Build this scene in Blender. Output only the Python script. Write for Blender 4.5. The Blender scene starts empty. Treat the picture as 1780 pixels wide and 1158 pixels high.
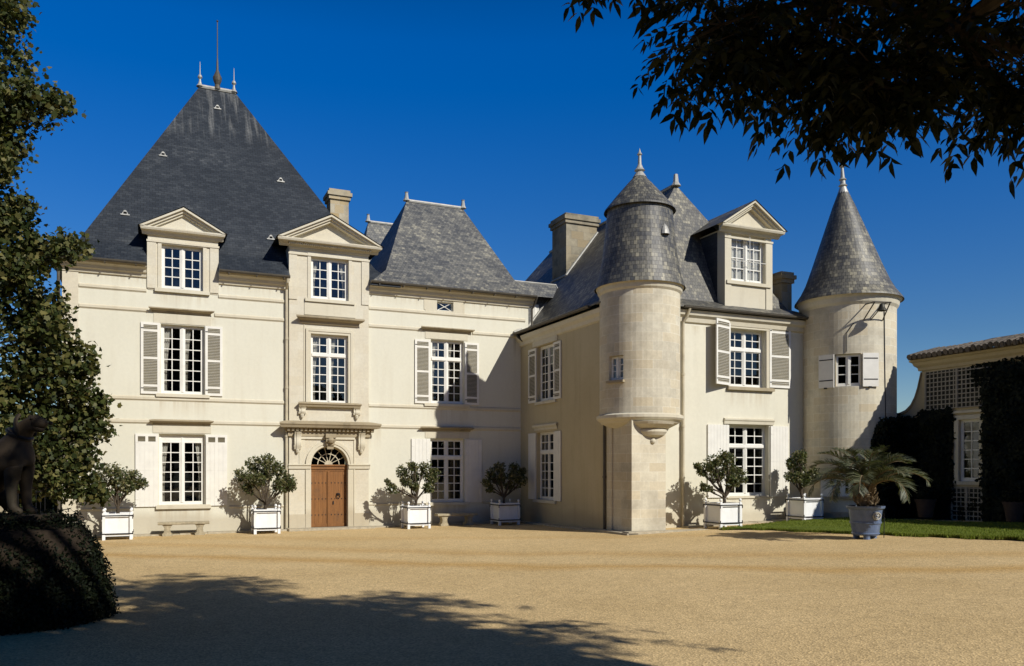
import bpy, math, random
import numpy as np
from mathutils import Vector, Matrix
PI = math.pi
R = math.radians
scene = bpy.context.scene
COL = scene.collection

# ------------------------------------------------------------------ frame of the place
TH = R(23.9)                       # the facades run at this angle to the picture plane
ORG = Vector((0.36, 34.0, 0.0))    # inner corner where the two wings meet
SX = Vector((math.cos(TH), math.sin(TH), 0))
NX = Vector((math.sin(TH), -math.cos(TH), 0))
def W(s, d, z=0.0):                # along the facade, out from it, up -> world
    return ORG + SX * s + NX * d + Vector((0, 0, z))
def gz(x):                         # the court rises gently to the east
    return 0.03 * min(x, 30) if x > 0 else 0.008 * max(x, -40)
def gsd(s, d):
    return gz(W(s, d).x)

# ------------------------------------------------------------------ objects
def tag(o, label=None, cat=None, group=None, kind=None):
    if label: o['label'] = label
    if cat: o['category'] = cat
    if group: o['group'] = group
    if kind: o['kind'] = kind
    return o
def empty(name, loc, rz=0.0, parent=None):
    o = bpy.data.objects.new(name, None); COL.objects.link(o)
    o.location = loc; o.rotation_euler = (0, 0, rz); o.empty_display_size = 0.2
    if parent: o.parent = parent
    return o
def copy_tree(o, parent=None):
    c = o.copy(); COL.objects.link(c)
    if parent: c.parent = parent
    for ch in list(o.children): copy_tree(ch, c)
    return c

class Fr:
    """wall frame: u along the wall, z up, w outward"""
    def __init__(s, o, U, N): s.o, s.U, s.N = Vector(o), Vector(U), Vector(N)
    def p(s, u, z, w=0.0): return s.o + s.U * u + s.N * w + Vector((0, 0, z))
    def off(s, w): return Fr(s.o + s.N * w, s.U, s.N)
WORLD = Fr((0, 0, 0), (1, 0, 0), (0, -1, 0))

class MB:
    def __init__(s): s.v, s.f, s.uv, s.m, s.sm = [], [], [], [], []
    def face(s, pts, uv=None, mat=0, smooth=False):
        pts = [Vector(p) for p in pts]
        b = len(s.v); s.v += [tuple(p) for p in pts]; s.f.append(tuple(range(b, b + len(pts))))
        if uv is None:
            n = Vector((0, 0, 0))
            for i in range(len(pts)):
                a, c = pts[i], pts[(i + 1) % len(pts)]
                n += Vector(((a.y - c.y) * (a.z + c.z), (a.z - c.z) * (a.x + c.x), (a.x - c.x) * (a.y + c.y)))
            if n.length < 1e-12: n = Vector((0, 0, 1))
            n.normalize()
            u = Vector((-n.y, n.x, 0))
            u = Vector((1, 0, 0)) if u.length < 0.05 else u.normalized()
            v = n.cross(u)
            uv = [(p.dot(u), p.dot(v)) for p in pts]
        s.uv += [tuple(t) for t in uv]; s.m.append(mat); s.sm.append(smooth)
    def box(s, F, u0, u1, z0, z1, w0, w1, mat=0, skip=''):
        P = lambda u, z, w: F.p(u, z, w)
        Q = {'f': [(u0, z0, w1), (u1, z0, w1), (u1, z1, w1), (u0, z1, w1)], 'b': [(u1, z0, w0), (u0, z0, w0), (u0, z1, w0), (u1, z1, w0)],
             'l': [(u0, z0, w0), (u0, z0, w1), (u0, z1, w1), (u0, z1, w0)], 'r': [(u1, z0, w1), (u1, z0, w0), (u1, z1, w0), (u1, z1, w1)],
             't': [(u0, z1, w1), (u1, z1, w1), (u1, z1, w0), (u0, z1, w0)], 'd': [(u0, z0, w0), (u1, z0, w0), (u1, z0, w1), (u0, z0, w1)]}
        for k, q in Q.items():
            if k not in skip: s.face([P(*t) for t in q], mat=mat)
    def prism(s, F, u0, u1, prof, mat=0, r0=0.0, r1=0.0):
        """profile (w,z) listed bottom to top on the outer side, swept along u; r0/r1 >0: mitred returns"""
        n = len(prof)
        w0 = min(p[0] for p in prof)
        A = [F.p(u0 - r0 * (w - w0), z, w) for w, z in prof]; B = [F.p(u1 + r1 * (w - w0), z, w) for w, z in prof]
        for i in range(n):
            j = (i + 1) % n
            s.face([A[i], B[i], B[j], A[j]], mat=mat)
        s.face(A[::-1], mat=mat); s.face(B, mat=mat)
    def poly_extrude(s, F, pts, w0, w1, mat=0):
        """polygon in (u,z), counter-clockwise seen from outside, between w0 (back) and w1 (front)"""
        A = [F.p(u, z, w1) for u, z in pts]; B = [F.p(u, z, w0) for u, z in pts]
        s.face(A, mat=mat); s.face(B[::-1], mat=mat)
        for i in range(len(pts)):
            j = (i + 1) % len(pts); s.face([A[j], A[i], B[i], B[j]], mat=mat)
    def lathe(s, c, prof, segs=32, a0=0.0, a1=2 * PI, mat=0, rref=None, lean=None, smooth=True):
        c = Vector(c); L = 0.0
        rr = rref or max(p[0] for p in prof)
        for i in range(len(prof) - 1):
            (r, z), (r2, z2) = prof[i], prof[i + 1]
            l = math.hypot(r2 - r, z2 - z)
            o1 = lean(z) if lean else Vector((0, 0, 0)); o2 = lean(z2) if lean else Vector((0, 0, 0))
            for k in range(segs):
                p, q = a0 + (a1 - a0) * k / segs, a0 + (a1 - a0) * (k + 1) / segs
                D = lambda a, rad, zz, o: c + o + Vector((math.sin(a) * rad, -math.cos(a) * rad, zz))
                pts = [D(p, r, z, o1), D(q, r, z, o1), D(q, r2, z2, o2), D(p, r2, z2, o2)]
                uv = [(p * rr, L), (q * rr, L), (q * rr, L + l), (p * rr, L + l)]
                if r2 < 1e-5: pts, uv = pts[:3], uv[:3]
                elif r < 1e-5: pts, uv = [pts[0], pts[2], pts[3]], [uv[0], uv[2], uv[3]]
                s.face(pts, uv, mat, smooth)
            L += l
    def tube(s, pts, rad, n=8, mat=0, caps=True):
        pts = [Vector(p) for p in pts]
        if not isinstance(rad, (list, tuple)): rad = [rad] * len(pts)
        rings = []
        ref = None
        for i, p in enumerate(pts):
            t = (pts[min(i + 1, len(pts) - 1)] - pts[max(i - 1, 0)])
            t = t.normalized() if t.length > 1e-9 else Vector((0, 0, 1))
            if ref is None:
                ref = Vector((1, 0, 0)) if abs(t.x) < 0.8 else Vector((0, 1, 0))
            a = ref - t * ref.dot(t)
            a = a.normalized() if a.length > 1e-6 else t.orthogonal().normalized()
            ref = a; b = t.cross(a)
            rings.append([p + (a * math.cos(2 * PI * k / n) + b * math.sin(2 * PI * k / n)) * rad[i] for k in range(n)])
        L = 0
        for i in range(len(pts) - 1):
            l = (pts[i + 1] - pts[i]).length
            for k in range(n):
                j = (k + 1) % n
                s.face([rings[i][k], rings[i][j], rings[i + 1][j], rings[i + 1][k]],
                       [(k / n, L), ((k + 1) / n, L), ((k + 1) / n, L + l), (k / n, L + l)], mat, True)
            L += l
        if caps: s.face(rings[0][::-1], mat=mat); s.face(rings[-1], mat=mat)
    def ball(s, c, r, n=10, mat=0, sz=1.0):
        prof = [(r * math.sin(PI * i / 6), -r * sz * math.cos(PI * i / 6)) for i in range(7)]
        prof[0] = (0, prof[0][1]); prof[-1] = (0, prof[-1][1])
        s.lathe(c, prof, n, mat=mat)
    def wall(s, F, u0, u1, z0, z1, holes=(), depth=0.3, mat=0, rmat=None):
        rmat = mat if rmat is None else rmat
        us = sorted({u0, u1} | {min(max(h[k], u0), u1) for h in holes for k in (0, 1)})
        zs = sorted({z0, z1} | {min(max(h[k], z0), z1) for h in holes for k in (2, 3)})
        for a, b in zip(us, us[1:]):
            for c, d in zip(zs, zs[1:]):
                um, zm = (a + b) / 2, (c + d) / 2
                if any(h[0] < um < h[1] and h[2] < zm < h[3] for h in holes): continue
                s.face([F.p(a, c), F.p(b, c), F.p(b, d), F.p(a, d)], mat=mat)
        for h in holes:
            a, b, c, d = h[:4]
            s.face([F.p(a, c), F.p(a, d), F.p(a, d, -depth), F.p(a, c, -depth)][::-1], mat=rmat)
            s.face([F.p(b, c), F.p(b, c, -depth), F.p(b, d, -depth), F.p(b, d)][::-1], mat=rmat)
            if d < z1: s.face([F.p(a, d), F.p(b, d), F.p(b, d, -depth), F.p(a, d, -depth)][::-1], mat=rmat)
            s.face([F.p(a, c), F.p(a, c, -depth), F.p(b, c, -depth), F.p(b, c)][::-1], mat=rmat)
    def build(s, name, mats, parent=None, label=None):
        me = bpy.data.meshes.new(name)
        me.from_pydata(s.v, [], s.f)
        uvl = me.uv_layers.new(name='UVMap')
        uvl.data.foreach_set('uv', np.array(s.uv, dtype=np.float32).ravel())
        if not isinstance(mats, (list, tuple)): mats = [mats]
        for m in mats: me.materials.append(m)
        me.polygons.foreach_set('material_index', np.array(s.m, dtype=np.int32))
        me.polygons.foreach_set('use_smooth', np.array(s.sm, dtype=bool))
        me.update()
        o = bpy.data.objects.new(name, me); COL.objects.link(o)
        if parent: o.parent = parent
        if label: o['label'] = label
        return o

def weld(o, dist=0.0005):
    import bmesh
    bm = bmesh.new(); bm.from_mesh(o.data)
    bmesh.ops.remove_doubles(bm, verts=bm.verts, dist=dist)
    bm.to_mesh(o.data); bm.free()
    return o

# ------------------------------------------------------------------ materials
class NT:
    def __init__(s, name):
        s.mat = bpy.data.materials.new(name); s.mat.use_nodes = True
        s.t = s.mat.node_tree; s.t.nodes.clear()
        s.out = s.n('OutputMaterial'); s.b = s.n('BsdfPrincipled'); s.l(s.b, 0, s.out, 0)
    def n(s, typ, **kw):
        x = s.t.nodes.new('ShaderNode' + typ)
        for k, v in kw.items(): setattr(x, k, v)
        return x
    def l(s, a, i, b, j): s.t.links.new(a.outputs[i], b.inputs[j])
    def coord(s, kind='Object', scale=(1, 1, 1), rot=(0, 0, 0)):
        c = s.n('TexCoord'); m = s.n('Mapping'); m.inputs['Scale'].default_value = scale; m.inputs['Rotation'].default_value = rot
        s.l(c, kind, m, 0); return m
    def noise(s, co, scale, detail=4, rough=0.55):
        x = s.n('TexNoise'); x.inputs['Scale'].default_value = scale; x.inputs['Detail'].default_value = detail; x.inputs['Roughness'].default_value = rough
        s.l(co, 0, x, 'Vector'); return x
    def ramp(s, src, i, stops):
        x = s.n('ValToRGB'); e = x.color_ramp.elements
        while len(e) < len(stops): e.new(0.5)
        for el, (p, c) in zip(e, stops):
            el.position = p; el.color = (c, c, c, 1) if not hasattr(c, '__len__') else (*c, 1)
        s.l(src, i, x, 0); return x
    def mix(s, a, b, fac=0.5, mode='MIX'):
        x = s.n('Mix', data_type='RGBA', blend_type=mode)
        for v, k in ((a, 6), (b, 7), (fac, 0)):
            if isinstance(v, tuple) and len(v) == 2: s.l(v[0], v[1], x, k)
            elif hasattr(v, '__len__'): x.inputs[k].default_value = (*v, 1)
            else: x.inputs[k].default_value = v
        return x
    def bump(s, src, i, strength=0.3, dist=0.02, prev=None):
        x = s.n('Bump'); x.inputs['Strength'].default_value = strength; x.inputs['Distance'].default_value = dist
        s.l(src, i, x, 'Height')
        if prev: s.l(prev, 0, x, 'Normal')
        s.l(x, 0, s.b, 'Normal'); return x
    def base(s, src, i=2): s.l(src, i, s.b, 'Base Color')
    def set(s, rough=0.8, metal=0.0, spec=0.3):
        s.b.inputs['Roughness'].default_value = rough; s.b.inputs['Metallic'].default_value = metal
        s.b.inputs['Specular IOR Level'].default_value = spec; return s.mat

def stucco(name, c1, c2, stain=(0.30, 0.22, 0.12), amt=0.35, drips=()):
    t = NT(name); co = t.coord()
    big = t.noise(co, 0.35, 5); fine = t.noise(co, 9, 6, 0.65)
    m = t.mix(c1, c2, (t.ramp(big, 0, [(0.35, 0.0), (0.7, 1.0)]), 0))
    st = t.coord(scale=(2.2, 2.2, 0.22)); sn = t.noise(st, 1.3, 5, 0.6)
    m2 = t.mix((m, 2), stain, (t.ramp(sn, 0, [(0.52, 0.0), (0.85, amt)]), 0))
    m3 = t.mix((m2, 2), (t.ramp(fine, 0, [(0.3, 0.94), (0.7, 1.0)]), 0), 1.0, 'MULTIPLY')
    # grime rising from the foot of the wall
    sep = t.n('SeparateXYZ'); t.l(co, 0, sep, 0)
    add = t.n('Math', operation='MULTIPLY_ADD'); t.l(sep, 2, add, 0); add.inputs[1].default_value = 1.0
    ns = t.n('Math', operation='MULTIPLY'); t.l(big, 0, ns, 0); ns.inputs[1].default_value = -0.9; t.l(ns, 0, add, 2)
    fr = t.ramp(add, 0, [(0.0, 0.42), (0.30, 0.0)])
    m4 = t.mix((m3, 2), (0.34, 0.27, 0.17), (fr, 0))
    dn = t.noise(t.coord(scale=(7, 7, .35)), 1.0, 5, .65); dr = t.ramp(dn, 0, [(.40, 0.0), (.68, 1.0)])
    for (x0, x1, zt, ln, am) in drips:                           # rain streaks below sills, eaves and outlets
        q = t.n('Math', operation='SUBTRACT'); t.l(sep, 0, q, 0); q.inputs[1].default_value = (x0 + x1) / 2
        ab = t.n('Math', operation='ABSOLUTE'); t.l(q, 0, ab, 0)
        dv = t.n('Math', operation='DIVIDE'); t.l(ab, 0, dv, 0); dv.inputs[1].default_value = (x1 - x0)
        rx = t.ramp(dv, 0, [(.40, 1.0), (.52, 0.0)])
        zq = t.n('Math', operation='SUBTRACT'); zq.inputs[0].default_value = zt; t.l(sep, 2, zq, 1)
        rz = t.ramp(zq, 0, [(0.0, 0.0), (.02, am), (ln * .5, am * .5), (ln, 0.0)])
        a = t.n('Math', operation='MULTIPLY'); t.l(rx, 0, a, 0); t.l(rz, 0, a, 1)
        b_ = t.n('Math', operation='MULTIPLY'); t.l(a, 0, b_, 0); t.l(dr, 0, b_, 1)
        m4 = t.mix((m4, 2), (0.36, 0.27, 0.15) if am < .75 else (.10, .085, .06), (b_, 0))
    t.base(m4); t.bump(fine, 0, 0.25, 0.01)
    return t.set(0.9, 0, 0.2)
def ashlar(name, c1, c2, mortar, bw=0.62, bh=0.31, dark=0.35, darkc=(0.13, 0.11, 0.085), joint=0.006):
    t = NT(name); co = t.coord('UV')
    br = t.n('TexBrick'); t.l(co, 0, br, 'Vector')
    for k, v in (('Color1', c1), ('Color2', c2), ('Mortar', mortar)): br.inputs[k].default_value = (*v, 1)
    for k, v in (('Scale', 1.0), ('Mortar Size', joint), ('Mortar Smooth', 0.4), ('Bias', -0.1), ('Brick Width', bw), ('Row Height', bh)): br.inputs[k].default_value = v
    oc = t.coord(); n1 = t.noise(oc, 0.8, 6, 0.65); n2 = t.noise(oc, 14, 5, 0.6)
    br2 = t.n('TexBrick'); t.l(co, 0, br2, 'Vector')
    br2.inputs['Color1'].default_value = (1, 1, 1, 1); br2.inputs['Color2'].default_value = (0, 0, 0, 1); br2.inputs['Mortar'].default_value = (.5, .5, .5, 1)
    for k, v in (('Scale', 1.0), ('Mortar Size', 0.0), ('Brick Width', bw), ('Row Height', bh), ('Bias', 0.0)): br2.inputs[k].default_value = v
    am = t.n('Math', operation='MULTIPLY_ADD'); t.l(br2, 0, am, 0); am.inputs[1].default_value = 0.22; t.l(n1, 0, am, 2)
    m = t.mix((br, 0), darkc, (t.ramp(am, 0, [(0.54, 0.0), (0.84, dark)]), 0))
    m2 = t.mix((m, 2), (t.ramp(n2, 0, [(0.3, 0.91), (0.7, 1.02)]), 0), 1.0, 'MULTIPLY')
    t.base(m2)
    b = t.bump(br, 1, -0.5, 0.008); t.bump(n2, 0, 0.12, 0.01, b)
    return t.set(0.88, 0, 0.2)
def slate(name, stops, bw=0.2, bh=0.115, rough=0.55, lscale=0.5, wn=0.6, wr=0.55, streak=0):
    """stops: colours from the darkest to the palest slate; which one a slate takes is part chance, part drifting patches"""
    t = NT(name); co = t.coord('UV')
    def brick(c1, c2, mo, ms):
        br = t.n('TexBrick'); t.l(co, 0, br, 'Vector')
        for k, v in (('Color1', c1), ('Color2', c2), ('Mortar', mo)): br.inputs[k].default_value = (*v, 1)
        for k, v in (('Scale', 1.0), ('Mortar Size', ms), ('Mortar Smooth', 0.2), ('Bias', 0.0), ('Brick Width', bw), ('Row Height', bh)): br.inputs[k].default_value = v
        return br
    br = brick((1, 1, 1), (1, 1, 1), (0, 0, 0), 0.008); rnd = brick((1, 1, 1), (0, 0, 0), (.5, .5, .5), 0.0)
    oc = t.coord(); n1 = t.noise(oc, lscale, 7, 0.72); n2 = t.noise(t.coord('UV', (0.7, 3, 1)), 1.0, 4, 0.6); n3 = t.noise(oc, 26, 4)
    def mad(a, k, b=None, c=0.0):
        x = t.n('Math', operation='MULTIPLY_ADD'); t.l(a, 0, x, 0); x.inputs[1].default_value = k
        if b is not None: t.l(b, 0, x, 2)
        else: x.inputs[2].default_value = c
        return x
    v = mad(rnd, wr, mad(n1, wn * 1.5, mad(n2, 0.55, None, -0.275 - wn * .75 + .5 - wr * .5)))
    col = t.ramp(v, 0, stops)
    m2 = t.mix((col, 0), (t.ramp(n3, 0, [(0.25, 0.72), (0.75, 1.2)]), 0), 1.0, 'MULTIPLY')
    if streak:
        sp = t.n('SeparateXYZ'); t.l(oc, 0, sp, 0); sn = t.noise(t.coord(scale=(5, .5, .25)), 1.0, 4, .6)
        zr = t.n('Math', operation='SUBTRACT'); t.l(sp, 2, zr, 0); zr.inputs[1].default_value = streak
        zz = t.n('Math', operation='MULTIPLY'); t.l(t.ramp(zr, 0, [(0.0, 0.0), (1.0, 1.0)]), 0, zz, 0); t.l(t.ramp(sn, 0, [(.48, 0.0), (.66, .55)]), 0, zz, 1)
        m2 = t.mix((m2, 2), (0.20, 0.20, 0.19), (zz, 0))
    m3 = t.mix((m2, 2), (t.ramp(br, 1, [(0.0, 1.0), (1.0, 0.35)]), 0), 1.0, 'MULTIPLY')
    t.base(m3)
    b = t.bump(br, 1, -0.8, 0.015); b2 = t.bump(rnd, 0, 0.3, 0.015, b); t.bump(n3, 0, 0.2, 0.01, b2)
    return t.set(rough, 0, 0.4)
def plain(name, c, rough=0.6, metal=0.0, spec=0.4, var=0.25, scale=6.0, bump=0.0, dirt=None):
    t = NT(name); co = t.coord(); n = t.noise(co, scale, 5, 0.6)
    lo = 1 - var
    m = t.mix(c, (t.ramp(n, 0, [(0.25, lo), (0.75, 1.0 + var * 0.4)]), 0), 1.0, 'MULTIPLY')
    if dirt:
        n2 = t.noise(t.coord(scale=(1.5, 1.5, 0.5)), 2.2, 6, 0.65)
        m = t.mix((m, 2), dirt, (t.ramp(n2, 0, [(0.5, 0.0), (0.8, 0.45)]), 0))
    t.base(m)
    if bump: t.bump(n, 0, bump, 0.01)
    return t.set(rough, metal, spec)
def leafmat(name, c1, c2, c3, trans=0.35, rough=0.45, spec=0.4):
    t = NT(name); g = t.n('NewGeometry')
    r = t.ramp(g, 'Random Per Island', [(0.0, c1), (0.55, c2), (1.0, c3)])
    t.base(r, 0); t.set(rough, 0, spec)
    tr = t.n('BsdfTranslucent'); t.l(t.mix((r, 0), (1.1, 1.25, 0.5), 1.0, 'MULTIPLY'), 2, tr, 0)
    mx = t.n('MixShader'); mx.inputs[0].default_value = trans
    t.l(t.b, 0, mx, 1); t.l(tr, 0, mx, 2); t.l(mx, 0, t.out, 0)
    return t.mat
def glassmat():
    t = NT('window_glass'); t.t.nodes.remove(t.b)
    tr = t.n('BsdfTransparent'); tr.inputs[0].default_value = (0.84, 0.87, 0.88, 1)
    gl = t.n('BsdfGlossy'); gl.inputs['Roughness'].default_value = 0.03; gl.inputs[0].default_value = (0.9, 0.95, 1, 1)
    lw = t.n('LayerWeight'); lw.inputs[0].default_value = 0.25
    ma = t.n('Math', operation='MULTIPLY_ADD'); t.l(lw, 0, ma, 0); ma.inputs[1].default_value = 0.4; ma.inputs[2].default_value = 0.055
    nz = t.noise(t.coord(), 1.7, 2); bp = t.n('Bump'); bp.inputs['Strength'].default_value = 0.14; bp.inputs['Distance'].default_value = 0.03
    t.l(nz, 0, bp, 'Height'); t.l(bp, 0, gl, 'Normal')
    mx = t.n('MixShader'); t.l(ma, 0, mx, 0); t.l(tr, 0, mx, 1); t.l(gl, 0, mx, 2); t.l(mx, 0, t.out, 0)
    return t.mat
def gravelmat():
    t = NT('court_gravel'); co = t.coord()
    n1 = t.noise(co, 0.22, 6, 0.6); n2 = t.noise(co, 3.0, 6, 0.7); n3 = t.noise(co, 45, 3, 0.7)
    v = t.n('TexVoronoi'); v.inputs['Scale'].default_value = 38; t.l(co, 0, v, 'Vector')
    v2 = t.n('TexVoronoi'); v2.inputs['Scale'].default_value = 9; t.l(co, 0, v2, 'Vector')
    m = t.mix((0.575, 0.425, 0.220), (0.485, 0.350, 0.170), (t.ramp(n1, 0, [(0.35, 0), (0.68, 1)]), 0))
    # wheel-worn bands of loose orange gravel crossing the court
    sx = t.n('SeparateXYZ'); t.l(co, 0, sx, 0)
    def band(k, c, wdt, amt, mm):
        q = t.n('Math', operation='MULTIPLY_ADD'); t.l(sx, 0, q, 0); q.inputs[1].default_value = k; t.l(sx, 1, q, 2)
        wob = t.n('Math', operation='MULTIPLY_ADD'); t.l(n1, 0, wob, 0); wob.inputs[1].default_value = 2.4; t.l(q, 0, wob, 2)
        sb = t.n('Math', operation='SUBTRACT'); t.l(wob, 0, sb, 0); sb.inputs[1].default_value = c
        ab = t.n('Math', operation='ABSOLUTE'); t.l(sb, 0, ab, 0)
        r = t.ramp(ab, 0, [(0.0, amt), (wdt, 0.0)])
        return t.mix((mm, 2), (0.46, 0.295, 0.11), (r, 0))
    m = band(0.31, 19.6, 0.75, 0.95, m); m = band(0.31, 22.4, 1.0, 0.6, m); m = band(0.12, 27.0, 0.9, 0.4, m)
    m = t.mix((m, 2), (t.ramp(n2, 0, [(0.3, 0.90), (0.7, 1.06)]), 0), 1.0, 'MULTIPLY')
    m = t.mix((m, 2), (t.ramp(v, 'Color', [(0.0, 0.55), (0.5, 1.0), (1.0, 1.5)]), 0), 0.75, 'MULTIPLY')
    m = t.mix((m, 2), (0.09, 0.07, 0.045), (t.ramp(v2, 0, [(0.0, 0.85), (0.10, 0.0)]), 0))
    v3 = t.n('TexVoronoi'); v3.inputs['Scale'].default_value = 5.3; t.l(co, 0, v3, 'Vector')
    m = t.mix((m, 2), (0.75, 0.72, 0.64), (t.ramp(v3, 0, [(0.0, 0.9), (0.06, 0.0)]), 0))
    t.base(m)
    b = t.bump(v, 0, 0.6, 0.012); t.bump(n2, 0, 0.2, 0.04, b)
    return t.set(0.95, 0, 0.15)
def doormat():
    t = NT('oiled_oak'); co = t.coord(scale=(9, 9, 0.7)); n = t.noise(co, 2.5, 6, 0.6)
    m = t.mix((0.255, 0.112, 0.030), (0.165, 0.068, 0.018), (t.ramp(n, 0, [(0.3, 0), (0.7, 1)]), 0))
    n2 = t.noise(t.coord(), 1.5, 5, 0.7)
    m2 = t.mix((m, 2), (0.10, 0.055, 0.025), (t.ramp(n2, 0, [(0.52, 0), (0.75, 0.6)]), 0))
    t.base(m2); t.bump(n, 0, 0.2, 0.01); return t.set(0.55, 0, 0.35)

M = {}
M['stucco'] = stucco('cream_render', (0.665, 0.645, 0.535), (0.63, 0.608, 0.495), amt=0.15, drips=[
    (-13.95, -12.1, 4.70, .75, .5), (-13.95, -12.1, 8.33, .6, .5), (-13.95, -12.05, .80, .7, .55), (-4.25, -2.25, 4.68, .8, .5), (-4.2, -2.25, .74, .6, .5),
    (-17.2, -9.0, 8.90, .45, .55), (-6.8, .8, 8.98, .45, .55), (-14.3, -11.8, 7.58, .5, .35), (-4.5, -2.0, 7.62, .5, .35), (-.35, .12, 7.75, .95, .95), (-10.0, -9.35, 3.75, .9, .45), (-6.5, -5.9, 3.75, .9, .45)])
M['stucco_wing'] = stucco('weathered_cream_render', (0.68, 0.652, 0.53), (0.635, 0.603, 0.48), (0.22, 0.17, 0.10), 0.12, [(4.6, 6.85, 5.0, .7, .55), (2.6, 8.6, 7.2, .4, .45), (4.6, 6.8, 3.78, .4, .3), (4.7, 6.7, 1.12, .6, .4)])
M['stucco_shaded'] = stucco('shade_darkened_render', (0.51, 0.44, 0.285), (0.44, 0.37, 0.23), (0.16, 0.125, 0.075), 0.28)  # render for walls out of the sun, their shade darkened into the colour
M['trim'] = stucco('limestone_trim', (0.62, 0.58, 0.46), (0.55, 0.495, 0.37), (0.22, 0.17, 0.10), 0.30)
M['oldtrim'] = stucco('weathered_limestone_trim', (0.40, 0.34, 0.23), (0.27, 0.22, 0.14), (0.08, 0.065, 0.045), 0.75)
M['bay'] = ashlar('pale_limestone_blocks', (0.635, 0.60, 0.49), (0.585, 0.53, 0.405), (0.56, 0.51, 0.40), 0.7, 0.33, 0.25, (0.42, 0.33, 0.20), 0.004)
M['ashlar'] = ashlar('tower_limestone_blocks', (0.655, 0.61, 0.48), (0.545, 0.465, 0.32), (0.67, 0.63, 0.51), 0.66, 0.30, 0.55, (0.23, 0.19, 0.135), 0.010)
M['chim'] = ashlar('lichened_chimney_stone', (0.37, 0.33, 0.24), (0.28, 0.22, 0.13), (0.24, 0.21, 0.16), 0.6, 0.34, 0.95, (0.075, 0.07, 0.055))
M['bigstone'] = ashlar('two_tone_chimney_blocks', (0.52, 0.47, 0.35), (0.38, 0.27, 0.12), (0.42, 0.38, 0.3), 0.40, 0.36, 0.7, (0.12, 0.11, 0.09), .012)
M['slate_dark'] = slate('blue_black_slate', [(0.0, (0.009, 0.013, 0.019)), (0.4, (0.017, 0.023, 0.032)), (0.7, (0.034, 0.041, 0.050)), (1.0, (0.085, 0.092, 0.098))], 0.2, 0.125, .6, .45, .7, .35, 15.6)
M['slate_grey'] = slate('lichened_grey_slate', [(0.0, (0.035, 0.042, 0.056)), (0.3, (0.085, 0.088, 0.092)), (0.6, (0.160, 0.157, 0.143)), (1.0, (0.40, 0.37, 0.28))], 0.14, 0.135, .6, .5, .62, .42)
M['slate_wing'] = slate('warm_lichened_slate', [(0.0, (0.024, 0.029, 0.040)), (0.3, (0.070, 0.070, 0.069)), (0.6, (0.145, 0.137, 0.112)), (1.0, (0.42, 0.38, 0.265))], 0.115, 0.14, .5, .7, .62, .42)
M['zinc'] = plain('weathered_zinc', (0.42, 0.41, 0.37), 0.5, 0.2, 0.4, 0.3, 5)
M['gutter'] = plain('tarnished_gutter_metal', (0.10, 0.088, 0.068), 0.55, 0.2, 0.4, 0.35, 4)
M['pipe'] = plain('cream_painted_pipe', (0.52, 0.46, 0.33), 0.55, 0, 0.3, 0.3, 3)
M['white'] = plain('white_window_paint', (0.76, 0.745, 0.68), 0.5, 0, 0.35, 0.12, 4)
M['shutter'] = plain('off_white_shutter_paint', (0.74, 0.72, 0.65), 0.55, 0, 0.3, 0.10, 3)
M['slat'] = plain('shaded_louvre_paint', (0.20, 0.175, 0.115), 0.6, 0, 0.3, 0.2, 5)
M['boxwhite'] = plain('white_planter_paint', (0.80, 0.81, 0.80), 0.45, 0, 0.35, 0.07, 3, 0, (0.55, 0.52, 0.45))
M['iron'] = plain('black_iron', (0.018, 0.019, 0.022), 0.5, 0.3, 0.4, 0.3, 10)
M['glass'] = glassmat()
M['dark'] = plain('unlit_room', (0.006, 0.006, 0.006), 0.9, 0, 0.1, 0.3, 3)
M['fabric'] = plain('pale_curtain_fabric', (0.62, 0.58, 0.50), 0.9, 0, 0.1, 0.15, 6)
M['door'] = doormat()
M['bench'] = plain('old_bench_stone', (0.40, 0.345, 0.235), 0.9, 0, 0.2, 0.45, 9, 0.3, (0.12, 0.11, 0.08))
M['pave'] = plain('pale_kerb_stone', (0.44, 0.39, 0.29), 0.9, 0, 0.2, 0.35, 7, 0.3, (0.2, 0.17, 0.12))
M['blue'] = plain('blue_glazed_ceramic', (0.105, 0.15, 0.255), 0.4, 0, 0.5, 0.35, 5, 0.1, (0.23, 0.25, 0.30))
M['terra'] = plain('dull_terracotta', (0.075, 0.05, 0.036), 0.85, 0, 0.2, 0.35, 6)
M['soil'] = plain('dark_soil', (0.035, 0.026, 0.018), 0.95, 0, 0.1, 0.5, 20, 0.5)
M['bark'] = plain('grey_brown_bark', (0.085, 0.066, 0.046), 0.9, 0, 0.2, 0.55, 16, 0.6)
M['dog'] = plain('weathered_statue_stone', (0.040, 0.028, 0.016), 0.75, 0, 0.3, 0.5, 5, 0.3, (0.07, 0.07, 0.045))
M['tile'] = ashlar('old_clay_roof_tiles', (0.17, 0.14, 0.11), (0.105, 0.09, 0.072), (0.04, 0.035, 0.03), 0.2, 0.28, 0.7, (0.06, 0.055, 0.047), 0.02)
M['lattice'] = plain('pale_grey_lattice_paint', (0.34, 0.315, 0.26), 0.7, 0, 0.2, 0.2, 5)
M['gravel'] = gravelmat()
M['shade'] = plain('dark_gap_shade', (0.045, 0.045, 0.035), 0.9)
M['terrain'] = plain('meadow_grass', (0.07, 0.085, 0.03), 0.95, 0, 0.1, 0.5, 0.4)
M['lawn'] = plain('mown_turf', (0.11, 0.145, 0.024), 0.95, 0, 0.1, 0.4, 5, 0.3)
M['blade'] = leafmat('grass_blade', (0.13, 0.17, 0.026), (0.17, 0.205, 0.034), (0.22, 0.235, 0.055), 0.35, 0.75, 0.1)
M['citrus'] = leafmat('citrus_leaf', (0.028, 0.044, 0.013), (0.085, 0.100, 0.032), (0.25, 0.22, 0.115), 0.2, 0.36, 0.45)
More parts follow.
